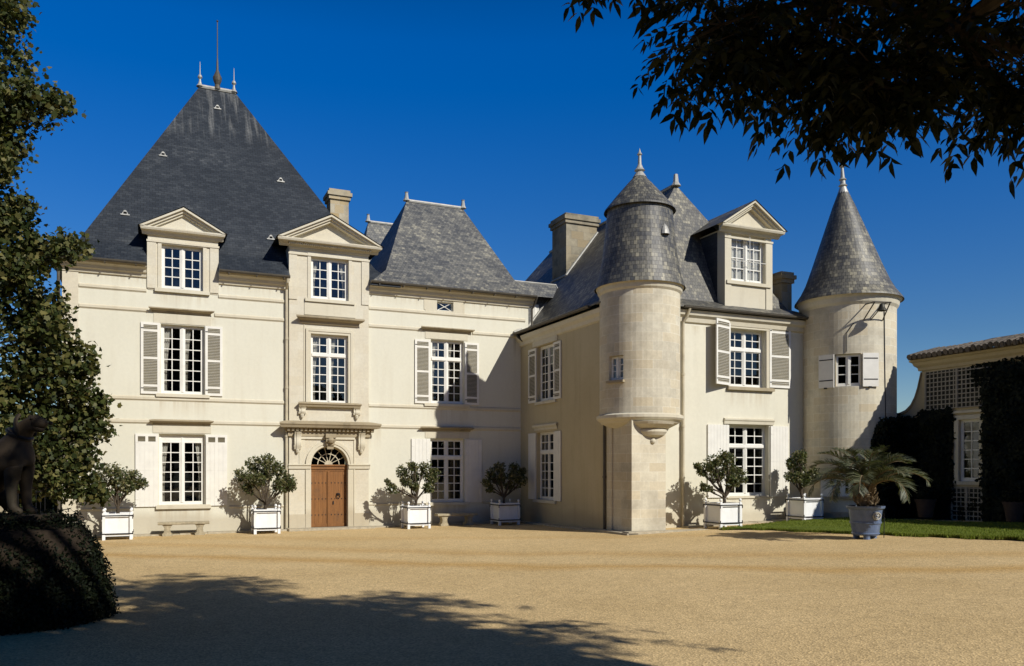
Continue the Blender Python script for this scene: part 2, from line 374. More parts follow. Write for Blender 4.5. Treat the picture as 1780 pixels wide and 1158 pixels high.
M['plane'] = leafmat('plane_leaf', (0.018, 0.028, 0.008), (0.055, 0.068, 0.016), (0.165, 0.145, 0.048), 0.22, 0.55, 0.25)
M['ash'] = leafmat('ash_leaf', (0.012, 0.017, 0.006), (0.020, 0.026, 0.009), (0.060, 0.058, 0.020), 0.12, 0.55, 0.2)
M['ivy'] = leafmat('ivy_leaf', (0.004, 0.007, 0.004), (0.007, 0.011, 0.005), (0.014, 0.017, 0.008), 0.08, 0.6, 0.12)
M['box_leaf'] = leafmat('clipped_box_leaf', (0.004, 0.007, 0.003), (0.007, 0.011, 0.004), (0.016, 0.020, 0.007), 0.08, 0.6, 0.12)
M['palm'] = leafmat('palm_leaflet', (0.050, 0.062, 0.036), (0.080, 0.092, 0.052), (0.15, 0.15, 0.085), 0.2, 0.5, 0.35)
M['palmdry'] = plain('dry_palm_fibre', (0.20, 0.15, 0.09), 0.9, 0, 0.2, 0.5, 12, 0.5)
M['bronze'] = plain('dark_bell_bronze', (0.05, 0.047, 0.036), 0.5, 0.6, 0.4, 0.4, 9)

# ------------------------------------------------------------------ ground and lawn
def sheet(name, xs, ys, zf, mat, kind='structure'):
    m = MB()
    vs = [[Vector((x, y, zf(x, y))) for x in xs] for y in ys]
    me = bpy.data.meshes.new(name)
    nx = len(xs)
    me.from_pydata([tuple(v) for r in vs for v in r], [],
                   [(j * nx + i, j * nx + i + 1, (j + 1) * nx + i + 1, (j + 1) * nx + i) for j in range(len(ys) - 1) for i in range(nx - 1)])
    me.materials.append(mat)
    o = bpy.data.objects.new(name, me); COL.objects.link(o); o['kind'] = kind
    return o
def frange(a, b, n): return [a + (b - a) * i / n for i in range(n + 1)]
sheet('terrain', [-1500, -300, -60, -40, 0, 30, 60, 300, 1500], [-1500, -200, 0, 100, 400, 1500], lambda x, y: gz(x) - 0.05, M['terrain'])
sheet('gravel_court', sorted(set(frange(-46, 0, 23) + frange(0, 30, 15) + [40, 46])), frange(-30, 40, 35), lambda x, y: gz(x), M['gravel'])

LAWN = [(2.9, 9.35), (3.6, 9.55), (5.98, 17.36), (7.6, 22.4), (12.0, 22.4), (8.6, 13.5), (8.25, 9.5), (6.4, 8.95), (4.8, 9.05)]
def lawn_z(s, d):
    return gsd(s, d) + 0.045 + 0.028 * max(0.0, s - 4.5)
lm = MB()
top = [W(s, d, lawn_z(s, d)) for s, d in LAWN]
cen = (6.6, 13.0); ctop = W(*cen, lawn_z(*cen))
for i in range(len(LAWN)):
    j = (i + 1) % len(LAWN)
    lm.face([ctop, top[j], top[i]][::-1])
    a, b = top[i], top[j]
    lm.face([Vector((a.x, a.y, a.z - 0.35)), Vector((b.x, b.y, b.z - 0.35)), b, a], mat=1)
lo = lm.build('lawn', [M['lawn'], M['soil']]); lo['kind'] = 'structure'
for p in lo.data.polygons:                                   # upward faces
    pass
def in_poly(s, d, poly):
    c = False; j = len(poly) - 1
    for i in range(len(poly)):
        (xi, yi), (xj, yj) = poly[i], poly[j]
        if (yi > d) != (yj > d) and s < (xj - xi) * (d - yi) / (yj - yi) + xi: c = not c
        j = i
    return c
rng = random.Random(5); nr = np.random.default_rng(5)
def bake_mesh(name, verts, nper, faces_per, mat, parent=None, mats=None):
    """verts: (N, nper, 3); faces_per: tuples of corner numbers of one piece"""
    N = verts.shape[0]
    me = bpy.data.meshes.new(name)
    v = verts.reshape(-1, 3).astype(np.float32)
    me.vertices.add(len(v)); me.vertices.foreach_set('co', v.ravel())
    fl = [len(f) for f in faces_per]; tot = sum(fl)
    idx = np.concatenate([np.array(f) for f in faces_per])
    loops = (np.arange(N)[:, None] * nper + idx[None, :]).ravel().astype(np.int32)
    starts0 = np.concatenate([[0], np.cumsum(fl)[:-1]])
    starts = (np.arange(N)[:, None] * tot + starts0[None, :]).ravel().astype(np.int32)
    me.loops.add(len(loops)); me.loops.foreach_set('vertex_index', loops)
    me.polygons.add(len(starts)); me.polygons.foreach_set('loop_start', starts)
    me.update(calc_edges=True); me.validate()
    me.materials.append(mat)
    o = bpy.data.objects.new(name, me); COL.objects.link(o)
    if parent: o.parent = parent
    return o
def grass():
    pts = []
    while len(pts) < 42000:
        s, d = rng.uniform(2.8, 12), rng.uniform(8.9, 22.4)
        if in_poly(s, d, LAWN): pts.append((s, d))
    fr = LAWN[0:4]
    for (a, b), n in (((LAWN[0], LAWN[1]), 500), ((LAWN[1], LAWN[2]), 5200), ((LAWN[2], LAWN[3]), 2500), ((LAWN[8], LAWN[0]), 1500), ((LAWN[7], LAWN[8]), 1200)):
        for _ in range(n):                                       # a shaggy rim
            t = rng.random(); e = abs(rng.gauss(0, .05)) * (1 + .8 * math.sin(t * 31) + .5 * math.sin(t * 83)); L = math.hypot(b[0] - a[0], b[1] - a[1])
            nx_, ny_ = -(b[1] - a[1]) / L, (b[0] - a[0]) / L
            pts.append((a[0] + (b[0] - a[0]) * t + nx_ * e, a[1] + (b[1] - a[1]) * t + ny_ * e))
    out = np.zeros((len(pts), 3, 3))
    for i, (s, d) in enumerate(pts):
        p = W(s, d, lawn_z(s, d) - (0.03 if i < 42000 else .06))
        a = rng.uniform(0, 2 * PI); h = rng.uniform(0.045, 0.085) * (1 if i < 42000 else 1.5); w = rng.uniform(0.008, 0.018)
        dx, dy = math.cos(a) * w, math.sin(a) * w
        out[i] = [(p.x - dx, p.y - dy, p.z), (p.x + dx, p.y + dy, p.z), (p.x + rng.gauss(0, .02), p.y + rng.gauss(0, .02), p.z + h)]
    o = bake_mesh('grass', out, 3, [(0, 1, 2)], M['blade'])
    tag(o, 'short mown green lawn grass beside the gravel court', 'grass', kind='stuff')
grass()

# ------------------------------------------------------------------ the chateau
CH = empty('chateau', ORG, TH)
tag(CH, 'pale cream limestone chateau with steep slate roofs, corner turret and round tower', 'chateau')
FA = Fr((0, 0, 0), (1, 0, 0), (0, -1, 0))
FB = FA.off(0.12)
FF = Fr((0, 0, 0), (0, -1, 0), (-1, 0, 0))
FW = Fr((0, -7.4, 0), (1, 0, 0), (0, -1, 0))
LED = (0.85, 3.80, 4.62, 7.70, 8.36)

def window(F, u0, u1, z0, z1, rows, transom=0, win=-0.2, half=2, curtain=None, parent=CH, frame=0.07, panel=0, label=None, recess=0.7, single=False):
    """casement window: frame mesh, with its pane, room recess and curtain below it"""
    m = MB(); g = MB(); k = MB()
    w0, w1 = win, win + 0.06
    H = z1 - z0
    m.box(F, u0, u0 + frame, z0, z1, w0, w1); m.box(F, u1 - frame, u1, z0, z1, w0, w1)
    m.box(F, u0 + frame, u1 - frame, z0, z0 + frame * 1.4, w0, w1); m.box(F, u0 + frame, u1 - frame, z1 - frame, z1, w0, w1)
    a, b = u0 + frame, u1 - frame; c, d = z0 + frame * 1.4, z1 - frame
    mid = (a + b) / 2
    if panel:
        m.box(F, a, b, d - panel, d, w0, w1 - 0.02); m.box(F, mid - 0.02, mid + 0.02, d - panel, d, w1 - 0.02, w1); d -= panel
    zones = [(c, d, rows)]
    if transom:
        tot = rows + transom; zt = c + (d - c) * rows / tot
        m.box(F, a, b, zt - 0.055, zt + 0.055, w0, w1 + 0.035)
        zones = [(c, zt - 0.055, rows), (zt + 0.055, d, transom)]
    ms = 0.0 if single else 0.052
    for (p, q, n) in zones:
        if not single:
            m.box(F, mid - ms, mid + ms, p, q, w0, w1 + 0.012); m.box(F, mid - 0.014, mid + 0.014, p, q, w1 + 0.012, w1 + 0.03)
        sides = [(a, mid - ms), (mid + ms, b)] if not single else [(a, b)]
        for (l, r) in sides:
            st = 0.036
            m.box(F, l, l + st, p, q, w0 + 0.008, w1 - 0.006); m.box(F, r - st, r, p, q, w0 + 0.008, w1 - 0.006)
            m.box(F, l + st, r - st, p, p + st, w0 + 0.008, w1 - 0.006); m.box(F, l + st, r - st, q - st, q, w0 + 0.008, w1 - 0.006)
            l2, r2, p2, q2 = l + st, r - st, p + st, q - st
            bt = 0.015
            for i in range(1, half):
                x = l2 + (r2 - l2) * i / half; m.box(F, x - bt, x + bt, p2, q2, w0 + 0.015, w1 - 0.016)
            for i in range(1, n):
                z = p2 + (q2 - p2) * i / n; m.box(F, l2, r2, z - bt, z + bt, w0 + 0.017, w1 - 0.014)
            g.face([F.p(l2, p2, w0 + 0.03), F.p(r2, p2, w0 + 0.03), F.p(r2, q2, w0 + 0.03), F.p(l2, q2, w0 + 0.03)])
    f = m.build('window', M['white'], parent, label)
    g.build('pane', M['glass'], f)
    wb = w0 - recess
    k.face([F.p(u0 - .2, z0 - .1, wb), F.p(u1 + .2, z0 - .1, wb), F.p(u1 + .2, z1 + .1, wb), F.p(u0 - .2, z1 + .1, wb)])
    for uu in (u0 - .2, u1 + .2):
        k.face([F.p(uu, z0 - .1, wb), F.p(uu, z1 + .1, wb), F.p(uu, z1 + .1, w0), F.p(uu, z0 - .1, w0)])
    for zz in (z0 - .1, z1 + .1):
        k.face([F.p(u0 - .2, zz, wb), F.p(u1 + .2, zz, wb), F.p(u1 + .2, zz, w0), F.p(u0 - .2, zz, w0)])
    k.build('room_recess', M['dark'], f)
    if curtain:
        wc = w0 - (0.04 if curtain == 'full' else 0.10)
        spans = {'both': [(u0 + .02, 0.20), (u1 - .02, -0.20)], 'left': [(u0 + .02, .22), ((u0 + u1) / 2 + .04, .16)], 'full': [(u0, (u1 - u0) * .5), (u1, -(u1 - u0) * .5)]}[curtain]
        for (ue, wd) in spans:
            cm = MB(); n = 14; nz = 8
            for iz in range(nz):
                for i in range(n):
                    def P(i, iz):
                        t = i / n; zt = iz / nz
                        z = z0 + .05 + (z1 - z0 - .08) * zt
                        squeeze = 1.0 if curtain == 'full' else 0.55 + 0.75 * zt ** 2 + (0.25 * (0.45 - zt) if zt < .45 else 0)
                        return F.p(ue + wd * t * squeeze * (1 if curtain == 'full' else 1.25), z, wc + 0.03 * math.sin(t * 26 + zt))
                    cm.face([P(i, iz), P(i + 1, iz), P(i + 1, iz + 1), P(i, iz + 1)], smooth=True)
            cm.build('curtain', M['fabric'], f)
    return f

def louvred(F, u0, u1, z0, z1, par, w=0.012, th=0.045, rails=(0.0, 0.115, 0.50, 0.885, 1.0)):
    m = MB(); st = 0.085; H = z1 - z0
    m.box(F, u0, u0 + st, z0, z1, w, w + th); m.box(F, u1 - st, u1, z0, z1, w, w + th)
    zs = []
    for r in rails:
        h = 0.085 if r in (0.0, 1.0) else 0.075
        zc = z0 + H * r
        a = zc if r == 0 else (zc - h if r == 1 else zc - h / 2)
        m.box(F, u0 + st, u1 - st, a, a + h, w, w + th); zs.append((a, a + h))
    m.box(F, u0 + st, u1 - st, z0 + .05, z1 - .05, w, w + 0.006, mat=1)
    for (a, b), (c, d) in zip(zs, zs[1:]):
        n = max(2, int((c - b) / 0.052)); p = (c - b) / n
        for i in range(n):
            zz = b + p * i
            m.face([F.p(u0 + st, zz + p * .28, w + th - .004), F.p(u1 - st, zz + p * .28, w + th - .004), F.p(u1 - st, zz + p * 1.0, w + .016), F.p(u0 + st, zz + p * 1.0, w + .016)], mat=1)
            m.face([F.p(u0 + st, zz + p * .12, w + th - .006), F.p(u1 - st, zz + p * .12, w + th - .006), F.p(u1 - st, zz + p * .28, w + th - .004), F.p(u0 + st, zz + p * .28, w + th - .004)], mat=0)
    # iron pin hinges
    for zz in (z0 + .18, z1 - .22): m.box(F, u0 + .01, u0 + .09, zz, zz + .03, w + th, w + th + .008, mat=2)
    return m.build('shutter', [M['shutter'], M['slat'], M['iron']], par)
def solid_shutter(F, u0, u1, z0, z1, par, vents=False, w=0.012, th=0.045, straps=False):
    m = MB(); n = max(3, round((u1 - u0) / 0.14)); pw = (u1 - u0) / n
    zv = z1 - 0.34 if vents else z1
    for i in range(n):
        m.box(F, u0 + pw * i + .003, u0 + pw * (i + 1) - .003, z0, zv, w, w + th)
    m.box(F, u0 + .004, u1 - .004, z0 + .004, zv - .004, w + .002, w + th - .008)
    if vents:
        mid = (u0 + u1) / 2
        m.box(F, u0, u1, z1 - .09, z1, w, w + th); m.box(F, u0, u1, zv, zv + .07, w, w + th)
        for a, b in ((u0, u0 + .08), (mid - .045, mid + .045), (u1 - .08, u1)): m.box(F, a, b, zv + .07, z1 - .09, w, w + th)
        for a, b in ((u0 + .08, mid - .045), (mid + .045, u1 - .08)):
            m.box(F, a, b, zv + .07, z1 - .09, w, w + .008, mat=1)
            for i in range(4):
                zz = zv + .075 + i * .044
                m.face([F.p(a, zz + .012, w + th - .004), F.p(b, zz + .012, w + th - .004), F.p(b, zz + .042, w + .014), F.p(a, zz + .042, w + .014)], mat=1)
    if straps:
        for zz in (z0 + .22 * (z1 - z0), z1 - .14 * (z1 - z0)): m.box(F, u0 + .02, u1 - .02, zz, zz + .035, w + th, w + th + .008, mat=2)
    else:
        m.box(F, u0, u1, z0 + .5 * (z1 - z0), z0 + .5 * (z1 - z0) + .012, w + th, w + th + .006)
        for zz in (z0 + .25, z1 - .30): m.box(F, u0 + .01, u0 + .12, zz, zz + .03, w + th, w + th + .007)
    return m.build('shutter', [M['shutter'], M['slat'], M['iron']], par)
def lintel_cornice(F, u0, u1, z, parent=CH, out=0.20, h=0.15, mat='oldtrim', name='lintel_cornice'):
    m = MB()
    m.prism(F, u0 + out * .8, u1 - out * .8, [(0.002, z - h), (out * .25, z - h), (out * .35, z - h * .6), (out * .75, z - h * .45), (out, z - h * .25), (out, z), (0.002, z + 0.035)], r0=.8, r1=.8)
    return m.build(name, M[mat], parent)
def sill(F, u0, u1, z, par, out=0.10, h=0.10, mat='trim'):
    m = MB(); m.box(F, u0, u1, z - h, z, 0.003, out); m.box(F, u0 + .04, u1 - .04, z, z + .02, -.15, out - .03)
    return m.build('sill', M[mat], par)
def ledge(F, u0, u1, z, h=0.10, out=0.045, mat='trim'):
    m = MB(); m.prism(F, u0, u1, [(0.001, z - .03), (out * .5, z), (out, z + .02), (out, z + h), (0.001, z + h + .04)])
    return m.build('string_course', M[mat], CH)

# --- main block: wall with openings
WIN1 = (-13.74, -12.33, 4.80, 7.24); WIN2 = (-13.80, -12.31, 0.92, 3.42); DW1 = (-13.72, -12.37, 8.47, 10.02)
m = MB(); m.wall(FA, -16.72, -9.41, -0.5, 9.3, [WIN1, WIN2, (DW1[0], DW1[1], DW1[2], 9.3)], 0.32)
m.face([(-16.72, 0, -.5), (-16.72, 14, -.5), (-16.72, 14, 9.3), (-16.72, 0, 9.3)][::-1])
m.face([(-16.72, 14, -.5), (-5.6, 14, -.5), (-5.6, 14, 9.3), (-16.72, 14, 9.3)][::-1])
m.build('wall', M['stucco'], CH)
m = MB()                                                        # corner pier of stone
m.box(FA, -16.76, -16.28, -0.5, 8.98, 0.0, 0.03, skip='bd')
m.build('corner_pier', M['bay'], CH)
f = window(FA, *WIN1, 6, curtain='left'); louvred(FA, -14.38, -13.77, 4.79, 7.26, f); louvred(FA, -12.30, -11.72, 4.79, 7.26, f); sill(FA, -13.9, -12.15, 4.80, f)
f = window(FA, *WIN2, 6, curtain='both', panel=0.2); solid_shutter(FA, -14.55, -13.83, 0.89, 3.41, f, True); solid_shutter(FA, -12.28, -11.56, 0.89, 3.41, f, True); sill(FA, -13.9, -12.1, 0.92, f, h=.12)
lintel_cornice(FA, -14.14, -12.0, 7.78); lintel_cornice(FA, -14.12, -12.02, 3.89)
def lint(F, u0, u1, z0, z1, out=.02):
    m = MB(); m.box(F, u0, u1, z0, z1, 0.002, out); m.build('lintel', M['trim'], CH)
lint(FA, -13.98, -12.1, 7.27, 7.60); lint(FA, -14.0, -12.1, 3.45, 3.70)
for z in (3.78, 4.58):
    ledge(FA, -16.26, -9.55, z); ledge(FA, -6.41, 0.0, z)
ledge(FA, -16.26, -14.15, 7.62); ledge(FA, -11.98, -9.55, 7.62); ledge(FA, -6.41, -4.3, 7.64); ledge(FA, -2.15, 0.0, 7.64)
ledge(FA, -16.26, -14.2, 8.30, .10); ledge(FA, -11.85, -9.55, 8.30, .10); ledge(FA, -6.41, 0.2, 8.32, .10)
for a, b in ((-16.26, -14.6), (-11.5, -9.55), (-6.41, -4.75), (-1.74, 0.0)): ledge(FA, a, b, 0.80, .05, .03)

# --- dormer rising from the wall head of the main block
def pediment(mb, F, u0, u1, z0, za, w0, w1, mat=0):
    """raking cornice round a sunk tympanum"""
    um = (u0 + u1) / 2; t = 0.16; hb = 0.13
    mb.prism(F, u0 + .10, u1 - .10, [(w0, z0 - hb - .10), (w0 + .08, z0 - hb - .10), (w0 + .14, z0 - hb), (w1 - .03, z0 - hb + .03), (w1, z0 - .04), (w1, z0), (w0, z0)], mat, r0=.25, r1=.25)
    sl = (za - z0) / (um - u0)
    for sg, a in ((1, u0), (-1, u1)):
        for (dz0, dz1, wf) in ((0.0, t * .45, w1 + .03), (t * .45, t, w1 - .06), (t, t * 1.5, w1 - .14)):
            pts = [(a + sg * dz1 / sl, z0 + .002), (um, za - dz1), (um, za - dz0), (a + sg * dz0 / sl, z0 + .002)]
            if sg < 0: pts = pts[::-1]
            mb.poly_extrude(F, pts, w0, wf, mat)
    mb.poly_extrude(F, [(u0 + .25, z0 + .004), (u1 - .25, z0 + .004), (um, za - t * 1.2)], w0 - .1, w0 + .05, mat)
def dormer(F, b0, b1, zb, zt, win, p0, p1, pz, pa, pw, back, rows, cur=None, roofmat='slate_dark', name='dormer', matn='bay', recess=.7):
    m = MB()
    m.wall(F, b0, b1, zb, zt, [win], 0.30)
    for u, flip in ((b0, False), (b1, True)):                   # cheeks
        q = [F.p(u, zb, 0), F.p(u, zt, 0), F.p(u, zt, -back), F.p(u, zb, -back)]
        m.face(q[::-1] if not flip else q)
    m.box(F, b0 - .02, b0 + .27, zb + .05, zt - .36, .003, .035); m.box(F, b1 - .27, b1 + .02, zb + .05, zt - .36, .003, .035)   # pilasters
    m.box(F, b0 - .04, b1 + .04, zt - .36, zt - .29, .003, .06); m.box(F, b0 - .03, b1 + .03, zt - .14, zt, .003, .05)
    a, b, c, d = win
    for (x0, x1, y0, y1) in ((a - .12, a, c, d + .12), (b, b + .12, c, d + .12), (a, b, d, d + .12)): m.box(F, x0, x1, y0, y1, .003, .028)
    pediment(m, F, p0, p1, pz, pa, 0.0, pw)
    o = m.build(name, M[matn], CH)
    r = MB()
    um = (p0 + p1) / 2
    for sg, a in ((1, p0), (-1, p1)):
        q = [F.p(a - sg * .05, pz - .01, pw + .06), F.p(um, pa + .035, pw + .06), F.p(um, pa + .035, -back - .6), F.p(a - sg * .05, pz - .01, -back - .6)]
        r.face(q if sg < 0 else q[::-1])
    r.build('dormer_roof', M[roofmat], o)
    window(F, *win, rows, curtain=cur, parent=o, recess=recess)
    s = MB(); s.box(F, a0 := win[0] - .22, win[1] + .22, win[2] - .12, win[2], .004, .09); s.build('sill', M['trim'], o)
    return o
dormer(FA.off(.02), -14.16, -11.87, 8.40, 10.41, DW1, -14.42, -11.62, 10.52, 11.28, .28, 3.0, 4)

# --- projecting stone bay with the door
DR = (-8.62, -7.24, 0.0, 2.36)
W3 = (-8.62, -7.24, 4.65, 7.22); DW2 = (-8.62, -7.21, 8.53, 10.10)
m = MB()
acx, ar, asp = (DR[0] + DR[1]) / 2, (DR[1] - DR[0]) / 2, 2.36
ztop = 3.06
m.wall(FB, -9.41, -6.44, -0.5, 8.40, [(DR[0], DR[1], -0.5, ztop + .001), W3], 0.34)
N = 20
for i in range(N):                                              # spandrels over the arch and its soffit
    a, b = PI - PI * i / N, PI - PI * (i + 1) / N
    p = (acx + ar * math.cos(a), asp + ar * math.sin(a)); q = (acx + ar * math.cos(b), asp + ar * math.sin(b))
    m.face([FB.p(p[0], p[1]), FB.p(q[0], q[1]), FB.p(q[0], ztop + .001), FB.p(p[0], ztop + .001)])
    m.face([FB.p(p[0], p[1], -.34), FB.p(q[0], q[1], -.34), FB.p(q[0], q[1]), FB.p(p[0], p[1])])
for u, fl in ((-9.41, 0), (-6.44, 1)):
    q = [FB.p(u, -.5, 0), FB.p(u, 8.4, 0), FB.p(u, 8.4, -.4), FB.p(u, -.5, -.4)]; m.face(q if fl else q[::-1])
bay = m.build('door_bay', M['bay'], CH)
m = MB()                                                        # door surround
for i in range(N):
    a, b = PI - PI * i / N, PI - PI * (i + 1) / N
    for r0, r1, w in ((ar, ar + .09, .05), (ar + .09, ar + .20, .075)):
        P = lambda r, t: (acx + r * math.cos(t), asp + r * math.sin(t))
        m.poly_extrude(FB, [P(r0, a), P(r0, b), P(r1, b), P(r1, a)][::-1], .002, w)
for a, b in ((DR[0] - .20, DR[0]), (DR[1], DR[1] + .20)): m.box(FB, a, b, .02, asp - .19, .002, .05)
for a, b in ((-9.44, DR[0] - .02), (DR[1] + .02, -6.40)):
    m.prism(FB, a, b, [(.002, asp - .18), (.05, asp - .16), (.06, asp - .06), (.10, asp - .03), (.10, asp), (.002, asp + .02)])
m.box(FB, -9.05, -8.85, asp + .02, 3.36, .003, .02); m.box(FB, -7.02, -6.98, .02, 3.36, .003, .03)
m.box(FB, -9.02, -6.98, 3.30, 3.40, .003, .06)
m.box(FB, -9.41, -8.64, .0, .52, .002, .03); m.box(FB, -7.02 + .0, -6.42, .0, .52, .002, .028)
m.build('door_surround', M['trim'], CH)
m = MB()
for k in range(4):                                              # keystone scroll
    z0 = 2.93 + k * .14; m.box(FB, acx - .12 - k * .025, acx + .12 + k * .025, z0, z0 + .15, .07, .16 + .05 * k)
m.lathe(FB.p(acx, 3.26, .24), [(0, -.13), (.10, -.09), (.14, 0), (.10, .09), (0, .13)], 10)
m.build('keystone', M['oldtrim'], CH)
def console(F, u, zt, zb, wd, out, name='console'):
    m = MB(); H = zt - zb; n = 14
    prof = []
    for i in range(n + 1):
        t = i / n; z = zb + H * t
        prof.append((0.05 + out * (0.30 + 0.62 * t ** 1.6 + 0.16 * math.sin(t * PI * 2.2 - .5)), z))
    for a, b, o in ((u - wd / 2, u - wd * .2, 0.0), (u - wd * .2, u + wd * .2, .025), (u + wd * .2, u + wd / 2, 0.0)):
        m.prism(F, a, b, [(.003, zb)] + [(w + o, z) for w, z in prof] + [(.003, zt)])
    m.lathe(F.p(u, zb - .02, .07), [(0, -.16), (.05, -.10), (.08, 0), (0, .06)], 8)
    for zz in (zb + H * .2, zb + H * .8): m.tube([F.p(u - wd * .56, zz, out * .45), F.p(u + wd * .56, zz, out * .45)], .055, 8)
    return m.build(name, M['trim'], CH)
console(FB, -9.12, 3.56, 2.92, .24, .22); console(FB, -6.74, 3.56, 2.92, .24, .22)
m = MB()                                                        # door cornice on dentils
m.prism(FB, -9.52, -6.34, [(.002, 3.58), (.10, 3.58), (.12, 3.70), (.34, 3.72), (.38, 3.80), (.42, 3.84), (.42, 3.90), (.002, 3.98)], r0=.7, r1=.7)
m.box(FB, -9.46, -6.40, 3.40, 3.58, .002, .08)
k = 0; x = -9.5
while x < -6.4:
    m.box(FB, x, x + .085, 3.60, 3.70, .10, .22); x += .155
m.build('door_cornice', M['oldtrim'], CH)
# door leaf
m = MB(); wd = -.26
m.box(FB, DR[0], DR[1], 2.18, 2.30, wd, wd + .10); m.box(FB, DR[0], DR[1], 2.10, 2.18, wd, wd + .06); m.box(FB, DR[0], DR[1], 2.30, 2.36, wd, wd + .14)
m.box(FB, acx - .045, acx + .045, .02, 2.10, wd, wd + .10)
m.box(FB, DR[0], DR[1], .02, .14, wd, wd + .07)
for a, b in ((DR[0], acx - .045), (acx + .045, DR[1])):
    n = 4; pw = (b - a) / n
    for i in range(n): m.box(FB, a + pw * i + .002, a + pw * (i + 1) - .002, .14, 2.10, wd, wd + .045 + .004 * (i % 2))
    for zz in (.45, 1.05, 1.65):
        for i in range(5): m.box(FB, a + .05 + i * (b - a - .1) / 4.2, a + .085 + i * (b - a - .1) / 4.2, zz, zz + .035, wd + .045, wd + .058, mat=1)
door = m.build('door', [M['door'], M['iron']], CH, 'brown double oak door below the fanlight')
m = MB(); m.lathe(FB.p(acx + .36, 1.25, wd + .06), [(0, -.04), (.07, -.02), (.07, .02), (0, .04)], 12); m.tube([FB.p(acx + .36 + .07 * math.sin(t), 1.18 + .09 * math.cos(t), wd + .09) for t in frange(0, 2 * PI, 12)], .013, 6)
m.build('knocker', M['iron'], door)
m = MB(); m.box(FB, acx + .16, acx + .20, .86, .98, wd + .05, wd + .08); m.build('lock_plate', M['iron'], door)
m = MB(); g = MB(); wf = -.24
for r0, r1 in ((ar - .05, ar), (ar * .56, ar * .56 + .03)):
    for i in range(N):
        a, b = PI - PI * i / N, PI - PI * (i + 1) / N
        P = lambda r, t: (acx + r * math.cos(t), asp + r * math.sin(t))
        m.poly_extrude(FB, [P(r0, a), P(r0, b), P(r1, b), P(r1, a)][::-1], wf, wf + .04)
for i in range(1, 7):
    t = PI * i / 7; c, s_ = math.cos(t), math.sin(t)
    m.tube([FB.p(acx + ar * .2 * c, asp + ar * .2 * s_, wf + .02), FB.p(acx + ar * .97 * c, asp + ar * .97 * s_, wf + .02)], .016, 6)
m.poly_extrude(FB, [(acx + ar * .22 * math.cos(t), asp + ar * .22 * math.sin(t)) for t in frange(0, PI, 10)], wf, wf + .05)
fan = m.build('fanlight', M['pipe'], door)
g.face([FB.p(acx + ar * math.cos(t), asp + ar * math.sin(t), wf + .01) for t in frange(0, PI, 16)])
g.build('pane', M['glass'], fan)
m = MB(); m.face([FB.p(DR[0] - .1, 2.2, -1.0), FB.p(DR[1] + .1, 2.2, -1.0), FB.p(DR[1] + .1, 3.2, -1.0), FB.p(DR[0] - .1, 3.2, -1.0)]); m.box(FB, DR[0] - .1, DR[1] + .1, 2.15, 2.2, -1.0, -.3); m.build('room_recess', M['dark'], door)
# first-floor window of the bay
f = window(FB, *W3, 5, 2, curtain='left', frame=.06)
sm = MB(); sm.prism(FB, -9.0, -6.88, [(.002, 4.50), (.16, 4.50), (.19, 4.56), (.24, 4.60), (.24, 4.65), (.002, 4.69)], r0=.5, r1=.5); sm.build('sill', M['oldtrim'], f)
console(FB, -8.95, 4.50, 4.22, .24, .16); console(FB, -6.92, 4.50, 4.22, .24, .16)
m = MB()
a, b, c, d = W3
for k, (e, w) in enumerate(((.10, .03), (.19, .055))):
    m.box(FB, a - e, a - e + .09, c, d + e, .002, w); m.box(FB, b + e - .09, b + e, c, d + e, .002, w); m.box(FB, a - e + .09, b + e - .09, d + e - .09, d + e, .002, w)
m.box(FB, a - .26, a - .235, 4.7, 7.55, .002, .02)
m.build('architrave', M['trim'], CH)
lintel_cornice(FB, -9.20, -6.66, 7.84, out=.30, h=.25)
m = MB(); m.box(FB, -8.86, -6.95, 7.92, 8.40, .002, .025); m.build('apron_panel', M['trim'], CH)
dormer(FB, -9.40, -6.45, 8.40, 10.46, DW2, -9.86, -6.02, 10.62, 11.60, .42, 3.4, 4, cur='both')
m = MB(); x = -9.45
while x < -6.45:
    m.box(FB, x, x + .04, 10.43, 10.49, .12, .28); x += .075
m.build('dentil_course', M['trim'], CH)

# --- middle block
W4 = (-3.91, -2.52, 4.78, 7.34); W5 = (-3.93, -2.51, 0.86, 3.40); AT = (-3.66, -2.97, 8.50, 8.86)
m = MB(); m.wall(FA, -6.44, 0.35, -0.5, 9.35, [W4, W5, AT], 0.32)
m.face([(0.35, 0, 7), (0.35, 6, 7), (0.35, 6, 9.35), (0.35, 0, 9.35)])
m.build('wall', M['stucco'], CH)
f = window(FA, *W4, 5, 2, curtain='left'); louvred(FA, -4.58, -3.94, 4.78, 7.29, f); louvred(FA, -2.49, -1.88, 4.78, 7.29, f); sill(FA, -4.2, -2.3, 4.78, f)
f = window(FA, *W5, 5, 2, curtain=None); solid_shutter(FA, -4.72, -3.96, 0.84, 3.38, f); solid_shutter(FA, -2.48, -1.76, 0.84, 3.38, f); sill(FA, -4.15, -2.3, 0.85, f, h=.11)
lintel_cornice(FA, -4.38, -2.11, 7.80); lintel_cornice(FA, -4.40, -2.14, 3.85)
lint(FA, -4.15, -2.35, 7.36, 7.62); lint(FA, -4.15, -2.3, 3.42, 3.66)
m = MB(); m.box(FA, -4.15, -2.5, 8.42, 8.50, .002, .03); m.box(FA, -4.2, -3.66, 8.5, 9.05, .002, .02); m.box(FA, -2.97, -2.5, 8.5, 9.05, .002, .02); m.build('window_surround', M['trim'], CH)
m = MB(); a, b, c, d = AT
m.box(FA, a, b, c, c + .04, -.14, -.1); m.box(FA, a, b, d - .04, d, -.14, -.1); m.box(FA, a, a + .04, c, d, -.14, -.1); m.box(FA, b - .04, b, c, d, -.14, -.1)
